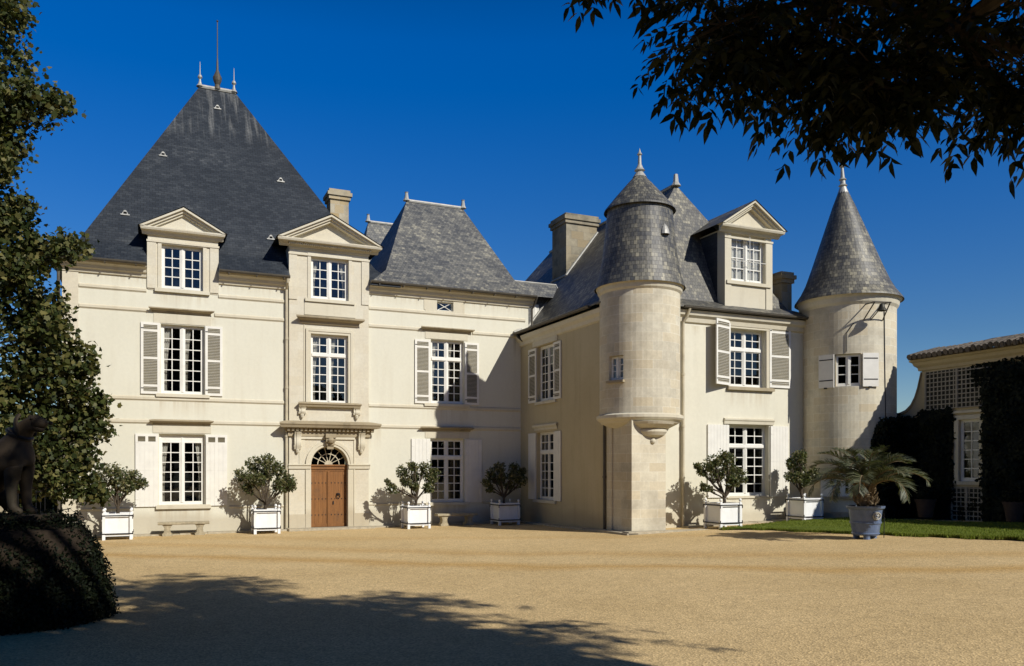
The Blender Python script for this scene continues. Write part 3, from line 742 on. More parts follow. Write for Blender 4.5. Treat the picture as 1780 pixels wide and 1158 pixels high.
m.tube([FA.p(a, c, -.1), FA.p(b, d, -.1)], .014, 6); m.tube([FA.p(a, d, -.1), FA.p(b, c, -.1)], .014, 6)
aw = m.build('attic_window', M['white'], CH)
g = MB(); g.face([FA.p(a, c, -.12), FA.p(b, c, -.12), FA.p(b, d, -.12), FA.p(a, d, -.12)]); g.build('pane', M['glass'], aw)
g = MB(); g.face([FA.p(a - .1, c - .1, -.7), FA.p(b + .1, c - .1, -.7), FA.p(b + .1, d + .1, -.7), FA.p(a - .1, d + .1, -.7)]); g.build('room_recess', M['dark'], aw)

# --- eaves cornices and gutters of the two left blocks
def eave(F, u0, u1, z, r0=0.0, r1=0.0, out=.40, mat='trim'):
    m = MB(); m.prism(F, u0, u1, [(.003, z - .42), (.06, z - .40), (.09, z - .30), (.16, z - .26), (.20, z - .16), (out - .1, z - .10), (out - .08, z - .02), (.003, z - .02)], r0=r0, r1=r1)
    c = m.build('eaves_cornice', M[mat], CH)
    g = MB()
    n = 6
    ring = [(out + .02 + .085 * math.cos(PI + PI * i / n), z + .02 + .085 * math.sin(PI + PI * i / n)) for i in range(n + 1)]
    g.prism(F, u0 - r0 * .3, u1 + r1 * .3, ring + [(out + .09, z + .03), (out - .06, z + .03)])
    x = u0 + .3
    while x < u1:
        g.box(F, x, x + .03, z - .11, z - .07, out - .35, out + .1); x += .95
    g.build('gutter', M['gutter'], CH)
eave(FA, -16.74, -14.2, 9.20, r0=1.0); eave(FA, -11.85, -9.42, 9.20); eave(FA, -6.42, 0.45, 9.32, r1=.3)

# --- roofs
def hip_roof(name, mat, e, b, r, skip_front=(), parent=CH, thick=.05, label=None):
    """e: eaves (s0,s1,y0,y1,z); b: break above the kicked-out eaves; r: ridge (s0,s1,y,z) or (s,y0,y1,z)+'y'"""
    m = MB()
    E = [Vector((e[0], e[2], e[4])), Vector((e[1], e[2], e[4])), Vector((e[1], e[3], e[4])), Vector((e[0], e[3], e[4]))]
    B = [Vector((b[0], b[2], b[4])), Vector((b[1], b[2], b[4])), Vector((b[1], b[3], b[4])), Vector((b[0], b[3], b[4]))]
    if len(r) == 4: R0, R1 = Vector((r[0], r[2], r[3])), Vector((r[1], r[2], r[3]))
    else: R0, R1 = Vector((r[0], r[1], r[3])), Vector((r[0], r[2], r[3]))
    segs = []; x = e[0]
    for (p, q) in skip_front: segs.append((x, p)); x = q
    segs.append((x, e[1]))
    for (p, q) in segs:                                          # front lower slope, left out where dormers rise through it
        up0 = B[0] if p == e[0] else Vector((p, b[2], b[4])); up1 = B[1] if q == e[1] else Vector((q, b[2], b[4]))
        lo0, lo1 = Vector((p, e[2], e[4])), Vector((q, e[2], e[4]))
        m.face([lo0, lo1, up1, up0])
        m.face([lo0 - Vector((0, 0, thick)), lo1 - Vector((0, 0, thick)), lo1, lo0])
        m.face([lo0 - Vector((0, 0, thick)), Vector((p, b[2], e[4] - thick)), Vector((q, b[2], e[4] - thick)), lo1 - Vector((0, 0, thick))])
        for uu in (p, q):
            if uu not in (e[0], e[1]):
                m.face([Vector((uu, e[2], e[4] - thick)), Vector((uu, e[2], e[4])), Vector((uu, b[2], b[4])), Vector((uu, b[2], e[4] - thick))])
    for i in (1, 2, 3):
        j = (i + 1) % 4
        m.face([E[i], E[j], B[j], B[i]])
        m.face([E[i] - Vector((0, 0, thick)), E[j] - Vector((0, 0, thick)), E[j], E[i]])
    if len(r) == 4:
        m.face([B[0], B[1], R1, R0]); m.face([B[1], B[2], R1]); m.face([B[2], B[3], R0, R1]); m.face([B[3], B[0], R0])
    else:
        m.face([B[0], B[1], R0]); m.face([B[1], B[2], R1, R0]); m.face([B[2], B[3], R1]); m.face([B[3], B[0], R0, R1])
    return m.build(name, M[mat], parent, label)
def ridge_cap(p0, p1, par, horns=True, rad=.10, hh=.34):
    m = MB(); p0, p1 = Vector(p0), Vector(p1)
    m.tube([p0 + Vector((0, 0, .01)), p1 + Vector((0, 0, .01))], rad, 8)
    if horns:
        for q in (p0, p1): m.tube([q, q + Vector((0, 0, hh * .35)), q + Vector((0, 0, hh)), q + Vector((0, 0, hh * 1.12))], [.16, .10, .065, .09], 8)
    return m.build('ridge_cap', M['zinc'], par)
rm = hip_roof('roof', 'slate_dark', (-17.12, -5.25, -0.40, 14.4, 9.24), (-16.30, -6.05, 0.42, 13.6, 9.98), (-12.14, -10.62, 7.0, 18.75),
              skip_front=((-14.18, -11.85), (-9.42, -6.43)), label='tall blue black slate pyramid roof of the main block')
ridge_cap((-12.14, 7, 18.78), (-10.62, 7, 18.78), rm, False, .10)
for (s, r0) in ((-12.10, .10), (-10.70, .10)):
    m = MB(); m.lathe((s, 7, 18.78), [(.16, 0), (.08, .12), (.045, .24), (.04, .32), (.10, .40), (.07, .49), (.022, .54), (.012, 1.05), (0, 1.1)], 12); m.build('finial', M['zinc'], rm)
m = MB(); m.lathe((-11.39, 7, 18.78), [(.16, 0), (.10, .2), (.17, .38), (.19, .52), (.10, .72), (.05, .86), (.04, 1.2), (.025, 1.4), (.018, 2.95), (.05, 3.0), (0, 3.06)], 12); m.build('lightning_rod', M['gutter'], rm)
# small hooded vents on the front slope
def slope_pt(s, z):                                             # on the front upper slope
    t = (z - 9.98) / (18.75 - 9.98); return Vector((s, 0.42 + (7.0 - 0.42) * t, z))
nfr = Vector((0, -(18.75 - 9.98), 7.0 - 0.42)).normalized()
for (s, z) in ((-13.62, 14.42), (-9.22, 13.92), (-14.9, 11.3), (-9.9, 10.92), (-11.45, 17.6)):
    m = MB(); p = slope_pt(s, z) + nfr * .02
    F = Fr((p.x, p.y, p.z), (1, 0, 0), (0, -1, 0))
    m.poly_extrude(F, [(-.11, -.03), (.11, -.03), (.07, .06), (.03, .12), (-.03, .12), (-.07, .06)], -.18, .05)
    m.box(F, -.15, .15, -.06, -.02, -.08, .07)
    m.box(F, -.055, .055, -.01, .06, .05, .056, mat=1)
    m.build('roof_vent', [M['zinc'], M['dark']], rm)
rmid = hip_roof('roof', 'slate_grey', (-6.35, 0.62, -0.42, 8.6, 9.36), (-5.65, -0.05, 0.30, 8.0, 9.98), (-3.72, -1.06, 4.0, 14.02), label='grey lichened slate hip roof over the middle block')
ridge_cap((-3.72, 4, 14.04), (-1.06, 4, 14.04), rmid, True, .08)
rr = hip_roof('roof', 'slate_grey', (-5.6, 2.6, 7.2, 14.5, 9.0), (-5.2, 2.0, 7.6, 14.0, 9.4), (-3.95, 1.0, 10.0, 14.72), label='small slate roof showing behind the middle block')
ridge_cap((-3.95, 10, 14.74), (1.0, 10, 14.74), rr, True, .08)
# link roof beside the wing, over a slate-hung wall with a small window
m = MB()
m.face([(-.1, .12, 9.46), (1.95, .12, 9.46), (1.95, .62, 10.12), (-.1, .62, 10.12)]); m.face([(1.95, .62, 10.12), (-.1, .62, 10.12), (-.1, 1.5, 9.3), (1.95, 1.5, 9.3)][::-1])
lk = m.build('link_roof', M['slate_grey'], CH)
m = MB(); m.tube([(-.1, .62, 10.13), (1.95, .62, 10.13), (1.97, .10, 9.46)], .045, 6); m.build('ridge_cap', M['zinc'], lk)
FS = Fr((0, .60, 0), (1, 0, 0), (0, -1, 0))
SWN = (.78, 1.12, 8.58, 9.22)
m = MB(); m.wall(FS, .36, 2.6, 7.4, 9.7, [SWN], .1); m.build('slate_hung_wall', M['slate_grey'], CH)
window(FS, *SWN, 2, win=-.06, half=1, frame=.03, recess=.4)
# chimney on the far side of the main roof
def chimney(name, s0, s1, y0, y1, z0, z1, mat='chim', parent=CH, capmat='chim'):
    m = MB(); m.box(WORLD, s0, s1, z0, z1 - .42, -y1, -y0, skip='d')
    m.box(WORLD, s0 - .07, s1 + .07, z1 - .42, z1 - .27, -y1 - .07, -y0 + .07); m.box(WORLD, s0 - .13, s1 + .13, z1 - .27, z1 - .12, -y1 - .13, -y0 + .13)
    m.box(WORLD, s0 - .06, s1 + .06, z1 - .12, z1, -y1 - .06, -y0 + .06)
    return m.build(name, M[mat], parent)
chimney('chimney', -7.17, -6.40, 3.5, 4.3, 9.5, 13.95, 'bigstone')
# --- wing: flank and front
FW1 = (1.60, 3.08, 4.84, 7.03); FW2 = (1.57, 3.11, 0.98, 3.64)
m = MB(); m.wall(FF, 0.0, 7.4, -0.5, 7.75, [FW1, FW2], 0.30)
m.build('wing_wall', M['stucco_shaded'], CH, 'shaded flank wall of the wing')
m = MB()
RW1 = (4.80, 6.44, 5.12, 7.22); RW2 = (4.79, 6.60, 1.20, 3.78)
m.wall(FW, 0.0, 8.7, -0.5, 7.8, [RW1, RW2], 0.34)
m.face([(8.7, -7.4, -.5), (8.7, 6, -.5), (8.7, 6, 7.8), (8.7, -7.4, 7.8)])
m.build('wing_wall', M['stucco_wing'], CH)
f = window(FF, *FW1, 6, 0); louvred(FF, .86, 1.57, 4.84, 7.0, f); louvred(FF, 3.11, 3.70, 4.84, 7.0, f); sill(FF, 1.5, 3.3, 4.83, f, .08)
f = window(FF, *FW2, 5, 2, curtain='both'); solid_shutter(FF, .86, 1.54, 0.98, 3.62, f); solid_shutter(FF, 3.14, 3.70, 0.98, 3.62, f); sill(FF, 1.35, 3.3, 0.97, f, .09)
lintel_cornice(FF, 1.30, 3.42, 3.92, out=.10, h=.2, mat='trim'); lint(FF, 1.25, 3.4, 7.06, 7.3, .05)
f = window(FW, *RW1, 4, 2, win=-.26, frame=.075); louvred(FW, 6.60, 7.58, 5.17, 7.46, f)
ang = R(20)                                                     # this shutter stands off the wall on its hinge
c_, s_ = math.cos(ang), math.sin(ang)
FSH = Fr((4.84, -7.4 - .02, 0), (c_, s_ * 1.0, 0), (s_, -c_, 0))
FSH = Fr((4.80, -7.42, 0), (c_, s_, 0), (s_, -c_, 0))
louvred(FSH, -.92, -.02, 5.17, 7.46, f); sill(FW, 4.68, 6.78, 5.12, f, .12, .10, 'oldtrim')
f = window(FW, *RW2, 5, 2, win=-.28); solid_shutter(FW, 3.83, 4.76, 1.18, 3.76, f); solid_shutter(FW, 6.64, 7.48, 1.18, 3.76, f); sill(FW, 4.7, 6.7, 1.2, f, .05, .06)
m = MB(); m.prism(FW, 4.55, 6.80, [(.002, 3.80), (.05, 3.80), (.06, 3.90), (.09, 3.94), (.09, 3.99), (.002, 4.02)]); m.build('lintel', M['trim'], CH)
m = MB(); m.box(FW, 6.46, 6.60, 5.12, 7.23, .002, .04); m.box(FW, 4.66, 6.74, 7.23, 7.42, .002, .05); m.build('window_surround', M['trim'], CH)
m = MB(); m.prism(FF, -.05, 7.4, [(.002, 7.24), (.07, 7.28), (.10, 7.40), (.20, 7.50), (.24, 7.64), (.002, 7.66)]); m.build('eaves_cornice', M['trim'], CH)
m = MB(); m.prism(FW, -.05, 8.6, [(.002, 7.26), (.07, 7.30), (.10, 7.44), (.20, 7.52), (.24, 7.68), (.002, 7.70)])
m.build('eaves_cornice', M['trim'], CH)
for F, a, b in ((FF, .1, 6.4), (FW, 2.6, 8.3)):
    g = MB()
    ring = [(.34 + .08 * math.cos(PI + PI * i / 6), 7.78 + .08 * math.sin(PI + PI * i / 6)) for i in range(7)]
    g.prism(F, a, b, ring + [(.43, 7.79), (.26, 7.79)])
    g.build('gutter', M['gutter'], CH)
rw = hip_roof('roof', 'slate_wing', (-.33, 8.95, -7.76, 9.5, 7.80), (.62, 8.0, -6.82, 8.6, 8.24), (4.37, -4.77, 6.0, 13.10, 'y'), label='warm lichened slate roof of the wing')
m = MB(); m.tube([(4.37, -4.77, 13.12), (4.37, 6, 13.12)], .07, 8); m.tube([(4.37, -4.77, 13.05), (4.37, -4.77, 13.2), (4.37, -4.77, 13.5)], [.20, .11, .08], 8); m.build('ridge_cap', M['zinc'], rw)
ck = chimney('chimney', 2.45, 3.97, .6, 1.95, 9.5, 13.32)
m = MB(); m.tube([(2.42, .56, 10.60), (3.99, .56, 12.64)], .05, 6); m.tube([(2.42, .56, 10.60), (2.42, 1.97, 10.60)], .05, 6); m.build('lead_flashing', M['zinc'], ck)
chimney('chimney', 8.10, 8.60, -6.40, -5.90, 7.9, 9.78, "bigstone")
# flashing where the wing roof runs into the middle block
m = MB(); m.tube([(1.86, .56, 9.74), (1.2, .56, 8.98), (.62, .50, 8.28), (.15, .10, 8.06), (-.25, -.12, 7.88), (-.40, -.2, 7.80)], .06, 6); m.build('lead_flashing', M['zinc'], CH)
# wing dormer
FD = Fr((0, -7.18, 0), (1, 0, 0), (0, -1, 0))
m = MB(); m.box(FD, 4.765, 4.79, 7.95, 10.80, -3.2, -.42); m.box(FD, 6.90, 6.925, 7.95, 10.80, -3.2, -.42); m.build('dormer_cheek', M['slate_dark'], CH)
dormer(FD, 4.78, 6.91, 7.92, 10.86, (5.04, 6.62, 8.98, 10.74), 4.42, 7.28, 10.92, 11.86, .34, 3.2, 4, cur='full', roofmat='slate_wing', matn='trim', recess=.7)
m = MB(); m.tube([FD.p(5.86, 9.0, .06), FD.p(5.86, 10.72, .06)], .012, 6); m.tube([FD.p(5.06, 9.72, .06), FD.p(6.6, 9.72, .06)], .012, 6); m.build('window_bar', M['white'], CH)

# --- corbelled turret over a square pier
TC = Vector((0.958, -7.54, 0)); TR = 1.34
m = MB(); m.box(WORLD, .002, 1.30, -.5, 3.95, 7.402, 8.56, skip='bd'); m.build('turret_pier', M['ashlar'], CH)
m = MB(); m.box(WORLD, -.045, 0.0, -.5, 3.95, 7.08, 7.40); m.build('corner_pier', M['ashlar'], CH)
def cyl_wall(mb, c, r, z0, z1, holes=(), depth=.25, step=R(7.5), a0=-PI, a1=PI):
    aa = frange(a0, a1, int(round((a1 - a0) / step)))
    for h in holes: aa = [x for x in aa if not (h[0] - R(2) < x < h[1] + R(2))] + [h[0] + (h[1] - h[0]) * i / 4 for i in range(5)]
    aa = sorted(set(aa)); zz = sorted({z0, z1} | {h[k] for h in holes for k in (2, 3)})
    P = lambda a, z, rad=r: c + Vector((math.sin(a) * rad, -math.cos(a) * rad, z))
    for a, b in zip(aa, aa[1:]):
        for p, q in zip(zz, zz[1:]):
            am, zm = (a + b) / 2, (p + q) / 2
            if any(h[0] < am < h[1] and h[2] < zm < h[3] for h in holes): continue
            mb.face([P(a, p), P(b, p), P(b, q), P(a, q)], [(a * r, p), (b * r, p), (b * r, q), (a * r, q)], smooth=True)
    for (a, b, p, q) in holes:
        for x in (a, b): mb.face([P(x, p), P(x, q), P(x, q, r - depth), P(x, p, r - depth)][::(-1 if x == a else 1)])
        for z in (p, q):
            for i in range(4):
                x, y = a + (b - a) * i / 4, a + (b - a) * (i + 1) / 4
                mb.face([P(x, z), P(y, z), P(y, z, r - depth), P(x, z, r - depth)])
def tangent(c, r, phi):                                        # frame tangent to a round wall
    n = Vector((math.sin(phi), -math.cos(phi), 0)); return Fr(c + n * r, (math.cos(phi), math.sin(phi), 0), n)
m = MB(); ph = R(-68); hw = R(12.3)
cyl_wall(m, TC, TR, 3.95, 8.22, [(ph - hw, ph + hw, 5.07, 5.87)], .22)
tur = m.build('turret', M['ashlar'], CH, 'round corbelled corner turret of pale stone')
m = MB(); m.lathe(TC, [(.75, 3.46), (.98, 3.55), (1.28, 3.70), (1.33, 3.76), (1.40, 3.80), (1.45, 3.86), (1.45, 3.95), (1.35, 4.0)], 40)
m.lathe((.84, -8.24, 0), [(.0, 3.16), (.30, 3.20), (.52, 3.29), (.60, 3.40), (.60, 3.46), (.54, 3.50), (.66, 3.54), (.80, 3.64), (.85, 3.72), (.2, 3.8)], 32)
m.build('corbel', M['trim'], tur)
m = MB(); m.ball((.80, -8.56, 3.10), .10); m.build('boss', M['trim'], tur)
m = MB(); m.lathe(TC, [(1.34, 7.98), (1.40, 8.05), (1.43, 8.17), (1.47, 8.23), (1.36, 8.30)], 40); m.build('collar_moulding', M['trim'], tur)
m = MB(); m.lathe(TC, [(1.52, 8.20), (1.50, 8.26), (1.38, 8.62), (1.26, 9.2), (1.17, 9.9), (1.12, 10.5), (1.08, 10.92)], 48, rref=1.2); m.build('slate_drum', M['slate_wing'], tur)
m = MB(); m.lathe(TC, [(1.20, 10.80), (1.18, 10.86), (.80, 11.32), (.40, 11.78), (.14, 12.06), (.05, 12.16)], 48, rref=.9); m.build('cone_roof', M['slate_wing'], tur)
m = MB(); m.lathe(TC, [(.24, 11.98), (.15, 12.12), (.10, 12.18), (.18, 12.22), (.12, 12.30), (.065, 12.42), (.05, 12.72), (.09, 12.76), (.04, 12.84), (0, 12.98)], 14); m.build('finial', M['zinc'], tur)
m = MB(); q = R(10); P = TC + Vector((math.sin(q) * 1.17, -math.cos(q) * 1.17, 9.86)); m.lathe(P, [(.17, -.06), (.15, .06), (.09, .2), (0, .3)], 12); m.build('roof_vent', M['zinc'], tur)
FT = tangent(TC, TR, ph)
window(FT, -.28, .28, 5.08, 5.86, 3, win=-.20, half=1, curtain='full', parent=tur, frame=.04, recess=.3)
m = MB(); m.box(FT, -.34, .34, 4.99, 5.07, -.05, .07); m.build('sill', M['oldtrim'], tur)

# --- round tower at the end of the wing
TC2 = Vector((9.71, -8.13, 0)); TR2 = 1.65
ph2 = R(-46); hw2 = R(14.7); ph3 = R(-53); hw3 = R(10)
m = MB(); cyl_wall(m, TC2, TR2, -.5, 8.30, [(ph2 - hw2, ph2 + hw2, 5.13, 6.28), (ph3 - hw3, ph3 + hw3, 1.22, 1.86)], .28)
tow = m.build('round_tower', M['ashlar'], CH, 'round stone tower with a tall slate cone')
m = MB(); m.lathe(TC2, [(1.65, 8.02), (1.72, 8.12), (1.76, 8.28), (1.84, 8.38), (1.60, 8.46)], 48); m.build('collar_moulding', M['trim'], tow)
lean = lambda z: Vector((-.34, -.10, 0)) * max(0.0, (z - 8.4) / 3.9)
m = MB(); m.lathe(TC2, [(1.90, 8.36), (1.88, 8.42), (1.66, 8.72), (1.48, 9.05), (1.22, 9.7), (.94, 10.45), (.66, 11.2), (.38, 11.95), (.18, 12.42)], 56, rref=1.3, lean=lean); m.build('cone_roof', M['slate_wing'], tow)
m = MB(); m.lathe(TC2, [(.22, 12.32), (.15, 12.52), (.11, 12.62), (.16, 12.66), (.10, 12.72), (.09, 12.84), (.14, 12.88), (.08, 12.94), (.05, 13.3), (.10, 13.36), (.10, 13.42), (0, 13.44)], 14, lean=lean); m.build('finial', M['zinc'], tow)
F2 = tangent(TC2, TR2 * math.cos(hw2) + .02, ph2)
f = window(F2, -.42, .42, 5.14, 6.27, 3, win=-.16, half=1, parent=tow, frame=.05)
for sg in (-1, 1):
    Fs = tangent(TC2, TR2 + .01, ph2 + sg * R(29)); a = .40 * math.cos(0)
    Fs2 = Fr(tangent(TC2, TR2 + .03, ph2 + sg * R(16)).o, tangent(TC2, TR2, ph2 + sg * R(24)).U, tangent(TC2, TR2, ph2 + sg * R(24)).N)
    u0, u1 = (-.56, 0.0) if sg < 0 else (0.0, .56)
    mm = MB(); mm.box(Fs2, u0, u1, 5.10, 6.28, .0, .045)
    for zz in (5.34, 6.08): mm.box(Fs2, u0 + .03, u1 - .03, zz, zz + .035, .045, .054, mat=1)
    mm.box(Fs2, u0 + .2, u0 + .3, 5.06, 5.11, .01, .06, mat=1)
    mm.build('shutter', [M['shutter'], M['iron']], tow)
F3 = tangent(TC2, TR2 * math.cos(hw3) + .02, ph3)
window(F3, -.27, .27, 1.23, 1.85, 2, win=-.16, half=1, parent=tow, frame=.04)
Fs2 = Fr(tangent(TC2, TR2 + .03, ph3 - R(11)).o, tangent(TC2, TR2, ph3 - R(16)).U, tangent(TC2, TR2, ph3 - R(16)).N)
mm = MB(); mm.box(Fs2, -.42, 0, 1.20, 1.88, 0, .045); mm.build('shutter', M['shutter'], tow)
m = MB(); m.box(tangent(TC2, TR2, ph3), -.4, .4, 1.12, 1.2, -.05, .08); m.build('sill', M['oldtrim'], tow)
# bell bracket, and the lightning cable down the tower
FBk = tangent(TC2, TR2, R(-16))
m = MB()
for u in (-.36, .36):
    m.tube([FBk.p(u, 7.45, -.03), FBk.p(u * .8, 7.98, .55)], .022, 6); m.tube([FBk.p(u * .8, 8.0, -.06), FBk.p(u * .8, 7.98, .55)], .022, 6)
m.tube([FBk.p(-.34, 7.98, .52), FBk.p(.34, 7.98, .52)], .025, 6); m.tube([FBk.p(-.1, 7.45, -.02), FBk.p(.0, 7.7, .25), FBk.p(.05, 7.95, .5)], .018, 6)
m.build('bell_bracket', M['gutter'], tow)
bell = MB(); bp = Vector(W(0, 0)); pb = FBk.p(0, 7.93, .50)
bell.lathe((0, 0, 0), [(0, .02), (.05, 0), (.08, -.04), (.10, -.13), (.15, -.21), (.17, -.25), (.14, -.25), (.08, -.12), (0, -.05)], 16); bell.ball((0, 0, -.25), .035, 8)
ob = bell.build('bell', M['bronze']); ob.location = CH.matrix_basis @ pb if False else (Matrix.Translation(ORG) @ Matrix.Rotation(TH, 4, 'Z')) @ pb
tag(ob, 'small dark bronze bell hanging from an iron bracket under the tower eaves', 'bell')
m = MB(); n0 = lambda a, z: TC2 + Vector((math.sin(a) * (TR2 + .02), -math.cos(a) * (TR2 + .02), z))
m.tube([n0(R(-1), 8.1), n0(R(0), 6.0), n0(R(2), 3.0), n0(R(2), .3)], .014, 5)
m.tube([n0(R(-48), 6.35), n0(R(-48), 7.0), n0(R(-40), 7.35)], .014, 5)
m.build('cable', M['iron'], tow)
m = MB(); m.lathe(TC2, [(1.80, .1), (1.80, .62), (1.66, .66)], 40); m.build('tower_plinth', M['chim'], tow)

# --- downpipes
def pipe(pts, mat='pipe', r=.05):
    m = MB(); m.tube(pts, r, 10)
    for i in range(len(pts) - 1):
        a, b = Vector(pts[i]), Vector(pts[i + 1])
        if abs(a.z - b.z) > 2:
            n = int(abs(a.z - b.z) / 1.9)
            for k in range(1, n + 1):
                q = a.lerp(b, k / (n + 1)); m.tube([q - Vector((0, 0, .04)), q + Vector((0, 0, .04))], r * 1.35, 10)
    return m.build('downpipe', M[mat], CH)
pipe([(-9.50, -.40, 9.15), (-9.50, -.36, 9.0), (-9.50, -.10, 8.78), (-9.50, -.10, -.2)])
pipe([(-16.86, -.40, 9.15), (-16.86, -.10, 8.75), (-16.86, .05, -.2)], 'gutter')
pipe([(-.08, -6.98, 3.75), (-.08, -6.98, .1)], 'gutter'); 
pipe([(2.86, -7.74, 7.72), (2.83, -7.62, 7.45), (2.75, -7.50, 7.25), (2.75, -7.50, .1)])
pipe([(.55, -.42, 9.28), (.52, -.25, 9.05), (.47, -.10, 8.85), (.47, -.10, 7.9)], 'gutter', .045)
m = MB(); m.tube([(-.25, -.15, 7.72), (-.30, -.4, 7.62), (-.1, -.45, 7.45)], .06, 8); m.build('gutter_outlet', M['iron'], CH)

# --- doorstep and kerb along the foot of the walls
m = MB()
for F, a, b, w in ((FA, -16.8, -9.5, .42), (FA, -6.35, 0.0, .42), (FF, 0.45, 7.0, .40), (FW, 2.7, 8.6, .5)):
    n = int((b - a) / .9); 
    for i in range(n):
        u0 = a + (b - a) * i / n; u1 = a + (b - a) * (i + 1) / n
        zt = {id(FA): gsd(u0, .3), id(FF): gsd(-.3, u0), id(FW): gsd(u0, 7.8)}[id(F)] + .05 + .008 * (i % 3)
        m.box(F, u0 + .005, u1 - .005, -.6, zt, .004, w + .015 * (i % 2))
m.box(FB, -9.5, -6.35, -.6, gsd(-8, .4) + .075, .004, .62)
m.box(WORLD, -.35, 2.7, -.6, gsd(1, 9) + .06, 8.57, 8.95); m.box(WORLD, -.41, -.004, -.6, gsd(0, 8) + .058, 7.02, 8.95)
o = m.build('kerb', M['pave']); o.location = ORG; o.rotation_euler = (0, 0, TH); o['kind'] = 'structure'

# ------------------------------------------------------------------ garden wall and low building on the east side
S0 = 11.0
def side_root(name, d):
    o = empty(name, W(S0, d, gsd(S0, d)), TH); return o
OB = empty('orangery', W(S0, 12.5, 0), TH)
tag(OB, 'low tiled outbuilding with lattice and ivy facing the lawn', 'outbuilding')
def FO(d0): return Fr((0, 12.5, 0), (0, -1, 0), (-1, 0, 0))
FO_ = Fr((0, 12.5, 0), (0, -1, 0), (-1, 0, 0))                   # u = d in facade terms
OWN = (11.72, 12.48, 1.78, 3.86)
m = MB(); m.wall(FO_, 10.25, 24.0, -.3, 5.78, [OWN], .25)
m.face([FO_.p(10.25, -.3, 0), FO_.p(10.25, 5.78, 0), FO_.p(10.25, 5.78, -6), FO_.p(10.25, -.3, -6)])
m.face([FO_.p(24, -.3, 0), FO_.p(24, 5.78, 0), FO_.p(24, 5.78, -6), FO_.p(24, -.3, -6)][::-1])
m.build('wall', M['stucco_shaded'], OB)
m = MB(); m.prism(FO_, 10.2, 24, [(.002, 5.66), (.06, 5.68), (.08, 5.78), (.18, 5.86), (.22, 5.96), (.30, 6.0), (.30, 6.06), (.002, 6.08)], r0=.8); m.build('cornice', M['stucco_shaded'], OB)
m = MB()
m.face([FO_.p(10.04, 6.10, .45), FO_.p(24.2, 6.10, .45), FO_.p(24.2, 7.14, -4), FO_.p(10.04, 7.14, -4)])
m.box(FO_, 10.04, 24.2, 6.06, 6.095, -.2, .43)
k = 0; u = 10.08                                                  # half-round tile ends along the eaves
while u < 17:
    z = 6.12 + rng.uniform(-.02, .03)
    for j in range(3):
        o_ = rng.uniform(-.03, .03)
        a, b = FO_.p(u + .10, z + .105 * j + .02, .56 - .42 * j + o_), FO_.p(u + .10, z + .105 * (j + 1) + .05, .10 - .42 * j + o_)
        m.tube([a, b], [.10, .085], 7)
    u += .205
m.build('roof', M['tile'], OB)
window(FO_, *OWN, 6, win=-.14, half=2, parent=OB, frame=.06, single=True)
m = MB(); a, b, c, d = OWN
for q in ((a - .16, a, c, d + .14), (b, b + .16, c, d + .14), (a, b, d, d + .14), (a - .2, b + .2, c - .12, c)): m.box(FO_, *q, .002, .05)
m.build('window_surround', M['trim'], OB)
m = MB(); m.box(FO_, 11.45, 12.75, 4.08, 4.16, .002, .08); m.build('string_course', M['trim'], OB)
def lattice(u0, u1, z0, z1, step=.155):
    m = MB(); u = u0
    while u <= u1: m.box(FO_, u, u + .035, z0, z1, .05, .065); u += step
    z = z0
    while z <= z1: m.box(FO_, u0, u1, z, z + .035, .066, .08); z += step
    for q in (u0, (u0 + u1) / 2, u1): m.box(FO_, q - .03, q + .03, z0, z1, .03, .09)
    lt = m.build('lattice', M['lattice'], OB)
    k = MB(); k.box(FO_, u0, u1, z0, z1, .004, .02); k.build('gap_shade', M['shade'], lt)  # added dark sheet, paints shade into the gaps between the laths
    return lt
lattice(10.45, 12.9, 4.26, 5.60); lattice(11.5, 12.6, .45, 1.58)
GW = empty('garden_wall', W(S0, 9.8, 0), TH)
tag(GW, 'low garden wall sweeping up to the outbuilding beside the round tower', 'wall')
m = MB(); FG = Fr((0, 9.8, 0), (0, -1, 0), (-1, 0, 0))
prof = [(9.1, 4.14), (9.35, 4.16), (9.6, 4.24), (9.82, 4.42), (9.98, 4.68), (10.1, 5.0), (10.19, 5.35), (10.245, 5.55)]
m.poly_extrude(FG, [(9.1, -.3), (10.245, -.3)] + [(u, z) for u, z in prof[::-1]], -.4, -.02)
gw = m.build('wall_face', M['stucco_shaded'], GW)
m = MB()
for (a, za), (b, zb) in zip(prof, prof[1:]):
    m.face([FG.p(a, za + .002, .06), FG.p(b, zb + .002, .06), FG.p(b, zb + .09, .06), FG.p(a, za + .09, .06)]); m.face([FG.p(a, za + .09, .06), FG.p(b, zb + .09, .06), FG.p(b, zb + .09, -.46), FG.p(a, za + .09, -.46)])
    m.face([FG.p(a, za + .002, .06), FG.p(a, za + .002, -.46), FG.p(b, zb + .002, -.46), FG.p(b, zb + .002, .06)])
m.build('coping', M['oldtrim'], GW)
FR = empty('tiled_barn', W(15, 2, 0), TH)
tag(FR, 'brown tiled roof of a farther building peeping over the garden wall', 'building')
m = MB(); m.box(WORLD, -4, 5, -.2, 5.2, -12, -6); m.build('wall', M['stucco_wing'], FR)
m = MB(); m.face([(-4.3, 5.6, 5.15), (5.3, 5.6, 5.15), (5.3, 9, 6.55), (-4.3, 9, 6.55)]); m.face([(-4.3, 12.4, 5.15), (5.3, 12.4, 5.15), (5.3, 9, 6.55), (-4.3, 9, 6.55)][::-1]); m.build('roof', M['tile'], FR)
